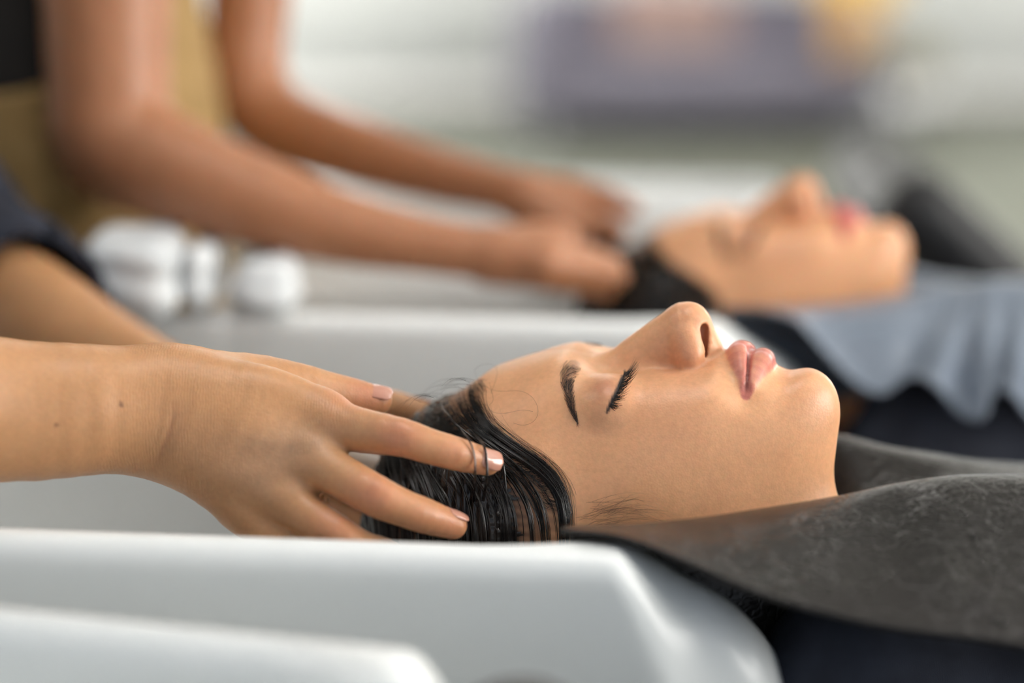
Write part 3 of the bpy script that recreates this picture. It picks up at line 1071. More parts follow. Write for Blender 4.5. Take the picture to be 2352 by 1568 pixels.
# ------------------------------------------------------------------ the clients' capes
def cape_mesh(folds=0.0):
    near = [
        # near edge, slope, ridge, inner flap
        [(1285, 1213, 1.072), (1290, 1211, 1.085), (1300, 1209, 1.10), (1310, 1260, 1.115), (1325, 1500, 1.123)],
        [(1400, 1224, 1.058), (1410, 1214, 1.078), (1450, 1205, 1.105), (1465, 1260, 1.118), (1480, 1500, 1.126)],
        [(1500, 1254, 1.050), (1530, 1222, 1.075), (1600, 1190, 1.115), (1615, 1255, 1.128), (1630, 1495, 1.136)],
        [(1610, 1303, 1.045), (1660, 1240, 1.075), (1750, 1167, 1.125), (1765, 1240, 1.138), (1780, 1480, 1.146)],
        [(1760, 1366, 1.040), (1830, 1262, 1.075), (1930, 1135, 1.130), (1945, 1215, 1.150), (1960, 1455, 1.158)],
        [(1900, 1408, 1.036), (1970, 1290, 1.072), (2050, 1112, 1.130), (2060, 1190, 1.165), (2075, 1350, 1.173)],
        [(2050, 1438, 1.032), (2100, 1300, 1.070), (2150, 1099, 1.130), (2160, 1170, 1.180), (2175, 1330, 1.188)],
        [(2200, 1460, 1.030), (2230, 1310, 1.068), (2260, 1095, 1.130), (2265, 1150, 1.190), (2280, 1310, 1.190)],
        [(2352, 1482, 1.028), (2370, 1320, 1.066), (2380, 1098, 1.130), (2390, 1140, 1.190), (2405, 1300, 1.190)],
        [(2600, 1515, 1.026), (2620, 1350, 1.062), (2640, 1112, 1.130), (2650, 1140, 1.190), (2665, 1300, 1.190)],
        [(3000, 1560, 1.024), (3000, 1400, 1.060), (3000, 1150, 1.130), (3000, 1160, 1.190), (3015, 1320, 1.190)]]
    farw = [
        [(1640, 1290, 1.300), (1640, 1170, 1.305), (1640, 1020, 1.32), (1640, 1080, 1.40)],
        [(1800, 1290, 1.295), (1800, 1150, 1.302), (1800, 1000, 1.315), (1800, 1060, 1.40)],
        [(1905, 1280, 1.270), (1900, 1150, 1.290), (1890, 997, 1.31), (1890, 1060, 1.40)],
        [(1975, 1230, 1.190), (1965, 1150, 1.260), (1950, 1002, 1.305), (1950, 1060, 1.40)],
        [(2060, 1200, 1.165), (2060, 1130, 1.250), (2050, 1025, 1.30), (2050, 1080, 1.40)],
        [(2160, 1175, 1.18), (2155, 1115, 1.245), (2150, 1042, 1.30), (2150, 1100, 1.40)],
        [(2265, 1155, 1.19), (2260, 1105, 1.245), (2255, 1053, 1.30), (2255, 1110, 1.40)],
        [(2390, 1145, 1.19), (2390, 1098, 1.245), (2370, 1062, 1.30), (2370, 1120, 1.40)],
        [(2650, 1145, 1.19), (2650, 1105, 1.245), (2640, 1080, 1.30), (2640, 1140, 1.40)],
        [(3000, 1165, 1.19), (3000, 1130, 1.245), (3000, 1110, 1.30), (3000, 1170, 1.40)]]
    VV, FF, off = [], [], 0
    for rows, nu, nv, amp in ((near, 140, 72, 1.0), (farw, 110, 46, 0.8)):
        G = np.array([[at(*c) for c in r] for r in rows])
        A = np.stack([spline(G[:, j], nu) for j in range(G.shape[1])], 1)
        B = np.stack([spline(A[i], nv) for i in range(nu)], 0)
        u = np.linspace(0, 1, nu)[:, None]; v = np.linspace(0, 1, nv)[None]
        rip = 0.0005 * np.sin(17 * u + 7 * v) * np.sin(np.pi * v) + 0.0003 * np.sin(27 * u - 11 * v + 1.0)
        for uc, vc, us, vs, am in ((0.55, 0.38, 0.05, 0.10, -0.0016), (0.66, 0.22, 0.04, 0.08, 0.0022), (0.74, 0.15, 0.03, 0.06, 0.0018), (0.80, 0.45, 0.05, 0.12, 0.0016)):
            rip = rip + am * np.exp(-(((u - uc) / us) ** 2 + ((v - vc) / vs) ** 2))
        B[..., 2] += amp * rip * sstep(0.2, 0.45, u)
        if folds and rows is near:
            w_ = (1 - sstep(0.0, 0.5, v)) * sstep(0.25, 0.5, u)
            ph = 46 * u + 3.0 * np.sin(9 * u) + 2.0 * v
            B[..., 1] += folds * np.sin(ph) * w_
            B[..., 2] -= folds * 2.2 * (1 - sstep(0.0, 0.3, v)) * (1.2 + 0.6 * np.sin(ph * 0.5)) * sstep(0.2, 0.45, u)
        VV.append(B.reshape(-1, 3))
        i = np.arange(nu - 1)[:, None] * nv; j = np.arange(nv - 1)[None]
        FF.append(np.stack([i + j, i + nv + j, i + nv + j + 1, i + j + 1], -1).reshape(-1, 4) + off)
        off += nu * nv
    return np.concatenate(VV), np.concatenate(FF)


CV, CF = cape_mesh()
cbase = at(2100, 1250, 1.15)
cape = mesh_obj('cape', CV, CF, M['cape'], base=cbase)
md = cape.modifiers.new('thickness', 'SOLIDIFY'); md.thickness = 0.0022; md.offset = -1
tag(cape, 'dark grey leathery cape with water drops around the sharp woman\'s neck', 'cape')
CV2, CF2 = cape_mesh(0.008)
cape2 = mesh_obj('cape', CV2, CF2, M['cape_far'], base=cbase)
md = cape2.modifiers.new('thickness', 'SOLIDIFY'); md.thickness = 0.0022; md.offset = -1
cape2.location = cbase + DROW + np.array([0.0, 0.015, 0.0])
tag(cape2, 'blurred slate-grey cape with soft folds below the far woman\'s chin', 'cape')

# water drops on the near cape
_cb = bvh_of(CV, CF)
_dr = []
for px, py, r in ((2219, 1184, 3), (2222, 1196, 2.4), (2229, 1203, 2.6), (2236, 1233, 5.2), (2242, 1256, 3.0), (2250, 1268, 2.8), (2255, 1287, 2.6), (2303, 1431, 6.5), (2283, 1425, 5.0), (2348, 1462, 5)):
    h, n = pick(_cb, px, py)
    if h is None: continue
    r *= 0.00020
    d = empty('x', (0, 0, 0)); bpy.data.objects.remove(d)
    n = np.array(n) if np.array(n) @ (CAM - np.array(h)) > 0 else -np.array(n)
    t1 = np.cross(n, [0, 0, 1.0]); t1 /= np.linalg.norm(t1); t2 = np.cross(n, t1)
    V = []; F = []
    for i in range(7):
        a = i / 6 * math.pi / 2
        for k in range(12):
            b_ = 2 * math.pi * k / 12
            V.append(np.array(h) + r * 1.5 * math.cos(a) * (math.cos(b_) * t1 + math.sin(b_) * t2) + n * (r * 1.0 * math.sin(a) - 0.0001))
    for i in range(6):
        for k in range(12):
            F.append((i * 12 + k, i * 12 + (k + 1) % 12, (i + 1) * 12 + (k + 1) % 12, (i + 1) * 12 + k))
    F.append(tuple(range(11, -1, -1)))
    o = mesh_obj('water_drop', V, F, M['water'], cape, base=np.array(h))


# ------------------------------------------------------------------ wash chairs
def chair(off, label, lift=0.0):
    r = empty('wash_chair', np.array([0.55, 1.23, 0.0]) + off)
    tag(r, label, 'chair', 'black wash chairs')
    def pad(name, ctr, half, ang, rad):
        Rm = np.array([[math.cos(ang), 0, math.sin(ang)], [0, 1, 0], [-math.sin(ang), 0, math.cos(ang)]])
        ctr = np.array(ctr) * 1000
        Vs, Fs = surface(lambda P: rbox(P, (0, 0, 0), half, rad), -np.array(half) - 30, np.array(half) + 30, 14.0, sub=1)
        return mesh_obj(name, (Vs @ Rm.T + ctr) / 1000 + off, Fs, M['black_vinyl'], r)
    pad('backrest', (0.355, 1.235, 0.635 + lift), (290, 185, 40), math.radians(42), 34)
    pad('seat', (0.86, 1.20, 0.44), (280, 185, 60), math.radians(4), 45)
    for s in (-1, 1):
        pad('armrest', (0.72, 1.20 + s * 0.21, 0.62), (190, 24, 22), 0, 20)
        boxmesh('armrest_post', np.array([0.60, 1.20 + s * 0.21 - 0.02, 0.42]) + off, np.array([0.66, 1.20 + s * 0.21 + 0.02, 0.61]) + off, M['metal'], r, 0.005)
    boxmesh('leg_frame', np.array([0.62, 1.00, 0.02]) + off, np.array([1.08, 1.40, 0.06]) + off, M['metal'], r, 0.01)
    boxmesh('column', np.array([0.80, 1.15, 0.05]) + off, np.array([0.90, 1.25, 0.39]) + off, M['metal'], r, 0.01)
    boxmesh('foot', np.array([0.60, 0.99, 0.0]) + off, np.array([1.10, 1.41, 0.025]) + off, M['black_vinyl'], r, 0.008)
    return r


chair(np.zeros(3), 'black padded wash chair under the sharp woman\'s shoulders')
chair(DROW, 'black padded wash chair under the far woman, behind the dark cape')
chair(np.array([-0.165, -0.545, 0]), 'black wash chair corner behind the bottom left foreground basin', 0.055)
chair(np.array([0.19, 1.02, 0]), 'empty black wash chair farthest back, above the far woman\'s chin', 0.075)


# ------------------------------------------------------------------ sofa and cushions at the far wall
def soft(name, ctr, half, rad, mat, parent=None, rz=0.0, base=None):
    c, s = math.cos(rz), math.sin(rz)
    Rm = np.array([[c, -s, 0], [s, c, 0], [0, 0, 1]])
    half = np.array(half) * 1000
    def f(P):
        q = rbox(P, (0, 0, 0), half, rad * 1000)
        return q + 6 * np.sin(P[:, 0] / 70.0) * np.sin(P[:, 1] / 60.0 + 1)
    V, F = surface(f, -half - 40, half + 40, max(half.max() / 14, 18.0), sub=1)
    return mesh_obj(name, (V @ Rm.T) / 1000 + np.array(ctr), F, mat, parent, base=base if parent is None else None)


def floor_at(px, py):
    d = at(px, py, 1.0) - CAM
    return CAM + d * (-CAM[2] / d[2])


_sl = floor_at(1190, 330); _srr = floor_at(2030, 330)
SX, SW, SY = (_sl[0] + _srr[0]) / 2, (_srr[0] - _sl[0]), _sl[1]
sofa = empty('sofa', (SX, SY + 0.4, 0))
tag(sofa, 'low blurred mauve-grey sofa in the distance by the back wall', 'sofa')
soft('seat', (SX, SY + 0.40, 0.20), (SW / 2, 0.40, 0.13), 0.07, M['sofa'], sofa)
soft('backrest', (SX, SY + 0.74, 0.36), (SW / 2, 0.11, 0.24), 0.09, M['sofa'], sofa)
for s in (-1, 1):
    soft('armrest', (SX + s * (SW / 2 - 0.08), SY + 0.40, 0.28), (0.10, 0.40, 0.20), 0.08, M['sofa'], sofa)
    for yy in (0.08, 0.72):
        boxmesh('leg', (SX + s * (SW / 2 - 0.1) - 0.03, SY + yy - 0.03, 0), (SX + s * (SW / 2 - 0.1) + 0.03, SY + yy + 0.03, 0.08), M['metal'], sofa)
def cushion(px, py, yoff, half, mat, label, z):
    x = floor_at(px, 330)[0]
    o = soft('cushion', (x, SY + yoff, z), half, 0.05, mat, base=np.array([x, SY + yoff, z - half[2]]))
    tag(o, label, 'cushion', 'cushions on the far sofa')
cushion(1560, 200, 0.50, (0.24, 0.10, 0.15), M['pink'], 'dusty pink cushion in the middle of the far sofa', 0.49)
cushion(1960, 240, 0.06, (0.09, 0.06, 0.13), M['orange'], 'small ochre cushion at the right front end of the far sofa', 0.46)
o = soft('cushion', (floor_at(2015, 330)[0], SY + 0.78, 0.72), (0.20, 0.09, 0.17), 0.06, M['yellow'], base=np.array([floor_at(2015, 330)[0], SY + 0.78, 0.55]))
tag(o, 'yellow cushion on top of the far sofa\'s right end', 'cushion', 'cushions on the far sofa')
# a low olive stool to the right of the sofa
st = floor_at(2085, 345)
sto = empty('stool', (st[0], st[1], 0)); tag(sto, 'small round olive stool beside the right end of the far sofa', 'stool')
soft('seat', (st[0], st[1], 0.36), (0.10, 0.10, 0.08), 0.06, M['olive'], sto)
for a in range(4):
    dx, dy = 0.06 * math.cos(a * math.pi / 2 + 0.78), 0.06 * math.sin(a * math.pi / 2 + 0.78)
    boxmesh('leg', (st[0] + dx - 0.012, st[1] + dy - 0.012, 0), (st[0] + dx + 0.012, st[1] + dy + 0.012, 0.31), M['metal'], sto)


# ------------------------------------------------------------------ white towels on the rim of the far basin
def towel(px0, px1, py_top, d, label, seed):
    a = at(px0, 600, d); b_ = at(px1, 600, d)
    w = np.linalg.norm(b_ - a) * 1000
    hgt = (at(px0, py_top, d)[2] - RIM_Z) * 1000 + 4
    c = 0.5 * (a + b_); c[2] = RIM_Z + hgt / 2000 - 0.004
    def f(P):
        q = rbox(P, (0, 0, 0), (w / 2, 48, hgt / 2), min(hgt / 2 - 1, 16))
        return q + 1.4 * np.sin(P[:, 0] / 9.0 + seed) * np.cos(P[:, 1] / 14.0) + 1.3 * np.sin(P[:, 2] / 4.0 + P[:, 0] / 20.0)
    V, F = surface(f, (-w / 2 - 20, -75, -hgt / 2 - 15), (w / 2 + 20, 75, hgt / 2 + 15), 4.0, sub=1)
    o = mesh_obj('towel', V / 1000 + c, F, M['towel'], base=np.array([c[0], c[1], RIM_Z]))
    tag(o, label, 'towel', 'white towels on the far basin')


towel(205, 420, 528, 1.60, 'large rumpled white towel at the left end of the far basin\'s rim', 0.3)
towel(432, 505, 545, 1.62, 'narrow white rolled towel on the far basin\'s rim, below the elbow', 1.9)
towel(540, 690, 585, 1.62, 'flat folded white towel on the far basin\'s rim, rightmost of three', 2.7)
# ------------------------------------------------------------------ the stylist at the far basin
BN = limb(J((235, -260, 1.66, 48), (245, 0, 1.66, 44), (250, 190, 1.66, 42), (270, 320, 1.66, 43), (420, 400, 1.64, 36), (590, 462, 1.63, 31), (780, 522, 1.63, 25), (980, 562, 1.63, 19.5), (1130, 582, 1.63, 18)), 3)
BF_ = limb(J((585, -260, 1.93, 40), (572, 0, 1.93, 33), (565, 160, 1.93, 32), (620, 270, 1.92, 31), (780, 335, 1.88, 27), (980, 395, 1.84, 22), (1150, 435, 1.81, 18), (1210, 455, 1.80, 17)), 3)
BN_F = [J((1130, 575, 1.63, 15), (1250, 575, 1.63, 12), (1340, 590, 1.65, 9), (1410, 610, 1.67, 7)),
        J((1130, 590, 1.63, 15), (1250, 600, 1.62, 12), (1340, 615, 1.64, 9), (1420, 635, 1.66, 7)),
        J((1130, 600, 1.64, 15), (1240, 625, 1.63, 12), (1320, 645, 1.65, 9), (1390, 665, 1.67, 7)),
        J((1120, 570, 1.64, 13), (1210, 545, 1.65, 11), (1300, 540, 1.66, 8))]
BF_F = [J((1200, 445, 1.80, 16), (1290, 470, 1.79, 13), (1360, 500, 1.78, 10), (1420, 530, 1.77, 7.5)),
        J((1200, 455, 1.81, 16), (1290, 490, 1.81, 13), (1360, 530, 1.80, 10), (1410, 570, 1.79, 7.5)),
        J((1190, 440, 1.82, 15), (1300, 440, 1.82, 12), (1390, 455, 1.81, 9), (1450, 480, 1.80, 7)),
        J((1190, 460, 1.80, 14), (1270, 510, 1.78, 11), (1330, 545, 1.77, 8.5))]
BODY_X = (at(150, 100, 1.85)[0]) * 1000


def back_sdf(P):
    f = chain(P, *BN)
    g = chain(P, *BF_)
    for q in BN_F:
        f = smin(f, chain(P, *q), 9)
    for q in BF_F:
        g = smin(g, chain(P, *q), 9)
    f = np.minimum(f, g)
    a = BN[0][0]; b_ = BF_[0][0]
    return smin(f, chain(P, [a, np.array([BODY_X, 1850, 1330], np.float32), b_], [45, 60, 40]), 20)


RV, RF = surface(back_sdf, (-450, 1450, 820), (160, 2150, 1480), 7.0, sub=1)
rcol = np.tile(lin((170, 116, 82)), (len(RV), 1))
back = mesh_obj('person', RV / 1000, RF, M['skin_back'], base=np.array([BODY_X / 1000, 1.85, 0]), cols=rcol)
tag(back, 'blurred stylist in a khaki apron, bare arms reaching to the far woman\'s head', 'person')


def torso(name, cx, cy, rx, ry, z0, z1, mat, parent, front=None, grow=0):
    def f(P):
        x, y, z = P[:, 0] - cx, P[:, 1] - cy, P[:, 2]
        w = 1.0 - 0.14 * np.exp(-((z - 1120) / 110.0) ** 2) - 0.3 * sstep(1350, 1440, z)
        q = (np.sqrt((x / (rx * w)) ** 2 + (y / (ry * w)) ** 2) - 1) * min(rx, ry) * 0.85 - grow
        q = smax(q, z - z1, 30); q = smax(q, z0 - z, 10)
        q += 2.5 * np.sin(y / 26.0 + z / 60.0)
        if front is not None:
            q = np.maximum(q, front(P))
        return q
    V, F = surface(f, (cx - rx - 30, cy - ry - 30, z0 - 20), (cx + rx + 30, cy + ry + 30, z1 + 20), 9.0, sub=1)
    return mesh_obj(name, V / 1000, F, mat, parent)


CY = 1850
torso('shirt', BODY_X - 10, CY, 118, 185, 900, 1440, M['black_shirt'], back)
torso('apron', BODY_X - 6, CY, 122, 188, 560, 1400, M['khaki'], back, grow=4,
      front=lambda P: -(P[:, 0] - (BODY_X + 35 - 220 * sstep(1045, 1000, P[:, 2]))))


def legs(name, cx, cy, mat, parent):
    V, F = surface(lambda P: np.minimum(chain(P, [np.array([cx, cy - 95, 930.]), np.array([cx + 10, cy - 100, 480.]), np.array([cx, cy - 100, 60.])], [95, 66, 52]),
                                        chain(P, [np.array([cx, cy + 95, 930.]), np.array([cx + 10, cy + 100, 480.]), np.array([cx, cy + 100, 60.])], [95, 66, 52])),
                   (cx - 150, cy - 260, 0), (cx + 150, cy + 260, 1060), 14.0, sub=1)
    o = mesh_obj(name, V / 1000, F, mat, parent)
    for s in (-1, 1):
        V, F = surface(lambda P: np.maximum(ell(P, (cx + 50, cy + s * 100, 20), (140, 50, 62)), -P[:, 2] + 1), (cx - 120, cy + s * 100 - 70, -10), (cx + 210, cy + s * 100 + 70, 100), 8.0, sub=1)
        mesh_obj('shoe', V / 1000, F, M['black_vinyl'], parent)
    return o


legs('trousers', BODY_X - 10, CY, M['trousers'], back)
# ------------------------------------------------------------------ the client: colour, brows, lashes, hair
HB = bvh_of(HVW, HF)


def onhead(px, py, off=0.0, bvh=None):
    h, n = pick(bvh or HB, px, py)
    if h is None: return None
    n = np.array(n)
    return np.array(h) + n * off


def tohead(W):
    return (np.asarray(W) - O_H) @ R_H * 1000


SKIN = lin((228, 171, 127))
LIPC = lin((194, 114, 102))


def blend(col, c, m):
    m = np.clip(m, 0, 1)[:, None]
    return col * (1 - m) + np.asarray(c) * m


def habs(W):
    q = tohead(W); q[:, 1] = np.abs(q[:, 1])
    return q


LASH3 = np.array([onhead(*q) for q in LASH_PX]); LASHH = habs(LASH3)
_lid = habs(np.array([onhead(1390, 886)]))[0]
_hl = habs(np.array([onhead(1345, 845)]))[0]
BROW = [(1321, 832, 17), (1313, 848, 17), (1304, 866, 16), (1304, 884, 14), (1307, 905, 12), (1311, 926, 10), (1317, 946, 7), (1325, 966, 3)]
BR3 = habs(np.array([onhead(a, b) for a, b, _ in BROW]))
# the hairline and the edge of the dense hair, given by picks on the head
_zc = H(1250, 1200)[2]


def edge_table(pxs, tail):
    c = tohead(np.array([onhead(*q) for q in pxs]))
    th = np.arctan2(np.abs(c[:, 1]), c[:, 2] - _zc); o = np.argsort(th)
    return np.concatenate([[0], th[o], [2.2, 2.7, 3.2]]), np.concatenate([[c[o][0, 0]], c[o][:, 0], [H(t, 1300)[0] for t in tail]])


HLT = edge_table([(1106, 872), (1098, 900), (1104, 940), (1122, 975), (1165, 1005), (1220, 1040), (1268, 1080), (1296, 1120), (1308, 1170), (1312, 1230)], (1420, 1560, 1600))
CPT = edge_table([(1030, 918), (1026, 940), (1035, 970), (1065, 1005), (1110, 1040), (1150, 1080), (1172, 1125), (1185, 1180), (1190, 1240)], (1400, 1550, 1590))


def behind(Q, tab):
    """mm behind an edge (positive inside the hair)"""
    return np.interp(np.arctan2(np.abs(Q[:, 1]), Q[:, 2] - _zc), *tab) - Q[:, 0]


def ragged(Q):
    return 3.0 * np.sin(Q[:, 2] * 0.55) * np.sin(Q[:, 1] * 0.6 + 1) + 2 * np.sin(Q[:, 2] * 1.3 + Q[:, 1])


def paint(Q, lips):
    P = Q.astype(np.float32).copy(); P[:, 1] = np.abs(P[:, 1])
    col = np.tile(SKIN, (len(P), 1))
    for q, s, a in ((Hn(1572, 815, 14), 9, 0.35), (Hn(1585, 720, 4), 10, 0.22), (S(1520, 930), 18, 0.16), (S(1880, 900), 16, 0.12)):
        col = blend(col, lin((214, 140, 112)), a * gauss(P, q, (s, s, s)))
    # lid and brow bone
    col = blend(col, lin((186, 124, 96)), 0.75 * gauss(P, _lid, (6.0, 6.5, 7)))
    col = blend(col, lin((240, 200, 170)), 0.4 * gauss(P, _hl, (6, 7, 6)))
    # lips
    du = ev(lambda p: chain(p, UL, UL_R), P); dl_ = ev(lambda p: chain(p, LL, LL_R), P)
    col = blend(col, lips, 0.95 * (1 - sstep(0.5, 1.7, np.minimum(du, dl_))))
    dm = ev(lambda p: chain(p, ML, [0.05] * 7), P)
    col = blend(col, lin((120, 56, 50)), 0.8 * (1 - sstep(0.4, 1.5, dm)))
    # liner along the lashes with a small wing
    dl, tl = polydist(P, LASHH)
    col = blend(col, lin((22, 16, 18)), 1 - sstep(0.35, 0.95, dl / (0.6 + 1.4 * np.sin(np.pi * np.clip(tl, 0.0, 0.93)) ** 0.7)))
    # brow
    db, tb = polydist(P, BR3)
    bw = np.interp(tb, np.linspace(0, 1, len(BROW)), [w * 0.2 for _, _, w in BROW])
    col = blend(col, lin((120, 88, 76)), 0.45 * (1 - sstep(0.35, 1.15, db / bw)))
    # inside of the nostril
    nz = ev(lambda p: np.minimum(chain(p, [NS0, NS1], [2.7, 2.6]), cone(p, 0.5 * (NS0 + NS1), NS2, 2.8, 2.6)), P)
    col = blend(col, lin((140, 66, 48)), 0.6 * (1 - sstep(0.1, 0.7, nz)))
    # scalp
    r = ragged(Q)
    col = blend(col, lin((112, 76, 58)), 0.62 * sstep(-1, 16, behind(Q, HLT) + r))
    return blend(col, lin((60, 40, 32)), 0.9 * sstep(-9, 5, behind(Q, CPT) + r))


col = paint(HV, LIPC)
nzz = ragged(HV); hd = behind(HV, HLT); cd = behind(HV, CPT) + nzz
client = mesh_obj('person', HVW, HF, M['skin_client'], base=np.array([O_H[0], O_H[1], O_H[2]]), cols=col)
tag(client, 'woman lying back with closed eyes and wet dark hair, in sharp focus', 'person')

rng = np.random.default_rng(7)


# ---- brows
def brow_hairs(nh=460):
    out = []
    C = np.array([(a, b) for a, b, _ in BROW], float); W = np.array([w for _, _, w in BROW], float)
    for _ in range(nh):
        t = rng.uniform(0, 1) ** 0.9
        if t < 0.22 and rng.uniform() < 0.25: continue
        s = rng.uniform(-1, 1)
        k = t * (len(C) - 1)
        i = min(int(k), len(C) - 2); u = k - i
        p = C[i] * (1 - u) + C[i + 1] * u; w = W[i] * (1 - u) + W[i + 1] * u
        tg = C[i + 1] - C[i]; tg /= np.linalg.norm(tg)
        nr = np.array([tg[1], -tg[0]])
        root = p + nr * s * w * 1.15
        d = tg * (1.0 if t > 0.15 else 0.6) - nr * s * 0.35 + nr * rng.normal(0, 0.10) + (np.array([-0.5, 0.1]) if t < 0.2 else 0)
        d /= np.linalg.norm(d)
        L = rng.uniform(16, 30) * (1 - 0.35 * t)
        pts = []
        for j, q in enumerate(np.linspace(0, 1, 5)):
            w3 = onhead(*(root + d * L * q - nr * s * 3 * q * q), off=0.00005 + 0.0009 * math.sin(q * 2.4) )
            if w3 is None: break
            pts.append(w3)
        if len(pts) == 5:
            out.append((np.array(pts), np.array([0.05, 0.058, 0.05, 0.04, 0.012]) * 0.001))
    return out


def mirror(strands):
    out = []
    for p, r in strands:
        h = tohead(p); h[:, 1] *= -1
        out.append((head_to_world(h), r))
    return out


def add_strands(name, st, mat, parent, sides=3, label=None):
    V, F = tubes(st, sides)
    o = mesh_obj(name, V, F, mat, parent)
    if label: o['label'] = label
    return o


bh = brow_hairs()
add_strands('eyebrow', bh, M['brow'], client)
add_strands('eyebrow', mirror(bh), M['brow'], client)


# ---- lashes
def lashes(n=92):
    out = []
    L3 = spline(LASH3, 60)
    for k in range(n):
        t = rng.uniform(0.02, 0.86)
        i = int(t * 58)
        p = L3[i]
        tg = L3[i + 1] - L3[i]; tg /= np.linalg.norm(tg)
        h = HB.find_nearest(Vector(p)); n_ = np.array(h[1])
        fan = (0.42 - (round(t * 14) / 14 * 0.6 + 0.4 * t)) * 1.5 + rng.normal(0, 0.1)
        d = X_H * 0.95 + n_ * 0.35 - tg * fan
        d /= np.linalg.norm(d)
        ln = (0.0078 - 0.003 * abs(t - 0.35)) * rng.uniform(0.6, 1.15)
        q = np.linspace(0, 1, 7)[:, None]
        curl = (n_ * 0.0030 + Z_H * 0.0012) * rng.uniform(0.5, 1.4)
        pts = p + n_ * 0.0002 + d * ln * q - n_ * 0.0008 * np.sin(q * np.pi) + curl * q ** 2.2
        out.append((pts, np.array([0.18, 0.17, 0.145, 0.12, 0.095, 0.06, 0.015]) * 0.001))
    for k in range(26):   # lower lashes
        t = rng.uniform(0.3, 0.9); i = int(t * 58); p = L3[i]
        h = HB.find_nearest(Vector(p)); n_ = np.array(h[1])
        tg = L3[i + 1] - L3[i]; tg /= np.linalg.norm(tg)
        d = X_H * 0.8 + tg * (0.5 + rng.normal(0, 0.2)) + n_ * 0.15
        q = np.linspace(0, 1, 5)[:, None]
        pts = p + X_H * 0.0008 + n_ * 0.0001 + d * 0.004 * rng.uniform(0.6, 1.1) * q - n_ * 0.0006 * q ** 2
        out.append((pts, np.array([0.07, 0.07, 0.06, 0.05, 0.015]) * 0.001))
    return out


ls = lashes()
add_strands('eyelashes', ls, M['lash'], client)
add_strands('eyelashes', mirror(ls), M['lash'], client)

# ---- hair: a thin wet layer over the skull
N_H = vnormals(HV, HF)
sel = cd > 0
fm = sel[HF].all(1)
ids = np.unique(HF[fm]); rem = np.full(len(HV), -1); rem[ids] = np.arange(len(ids))
th_ = np.arctan2(HV[ids, 1], HV[ids, 2] - _zc)
rid = 0.3 * np.sin(1.5 * HV[ids, 0] + 7 * th_ + 0.6 * np.sin(9 * th_)) + 0.3 * np.sin(0.63 * HV[ids, 0] - 5 * th_ + 1.3)
CAPV = HV[ids] + N_H[ids] * ((0.25 + 1.7 * sstep(0, 14, cd[ids])) * (1.0 + rid))[:, None]
hair = mesh_obj('hair', head_to_world(CAPV), rem[HF[fm]], M['hair'], client)
hair['label'] = 'wet near-black hair swept over the crown'
# ---- hair strands: families of guide curves seen on the head, filled in between
_fin = bvh_of(SVW, SF)


def lay(px, py, off):
    """a point lying on whatever is in front at that pixel: head or finger"""
    a = pick(HB, px, py); b = pick(_fin, px, py)
    best = None
    for h, n in (a, b):
        if h is None: continue
        d = (np.array(h) - CAM) @ FW
        if d > 1.26: continue
        best = d if best is None else min(best, d)
    return best


def hang(path, off, spread, n, r):
    """locks lying over the fingertip and hanging free of the head beside it"""
    out = []
    N = 40
    base = spline(np.array(path, float), N)
    dep = [lay(x, y, 0) for x, y in base]
    dep = np.array([1.17 if d is None else d for d in dep])
    mn = np.array([dep[max(0, i - 5):i + 6].min() for i in range(N)])
    k = np.hanning(9); k /= k.sum()
    ds = np.minimum(np.convolve(np.pad(mn, 4, mode='edge'), k, 'valid'), dep)
    q = np.linspace(0, 1, N)
    for _ in range(n):
        w = 0.35 + 0.65 * np.abs(np.cos(q * 3.0 + rng.uniform(0, 0.6)))
        P = base + np.stack([rng.normal(0, spread) * w, rng.normal(0, spread * 0.3) * w], 1)
        o = off + rng.uniform(0, 0.0008)
        pts = np.array([at(P[i, 0], P[i, 1], ds[i] - o) for i in range(N)])
        prof = np.minimum(1, np.minimum(np.linspace(0.3, 6, N), np.linspace(7, 0.4, N)))
        out.append((pts, r * rng.uniform(0.6, 1.2) * prof))
    return out


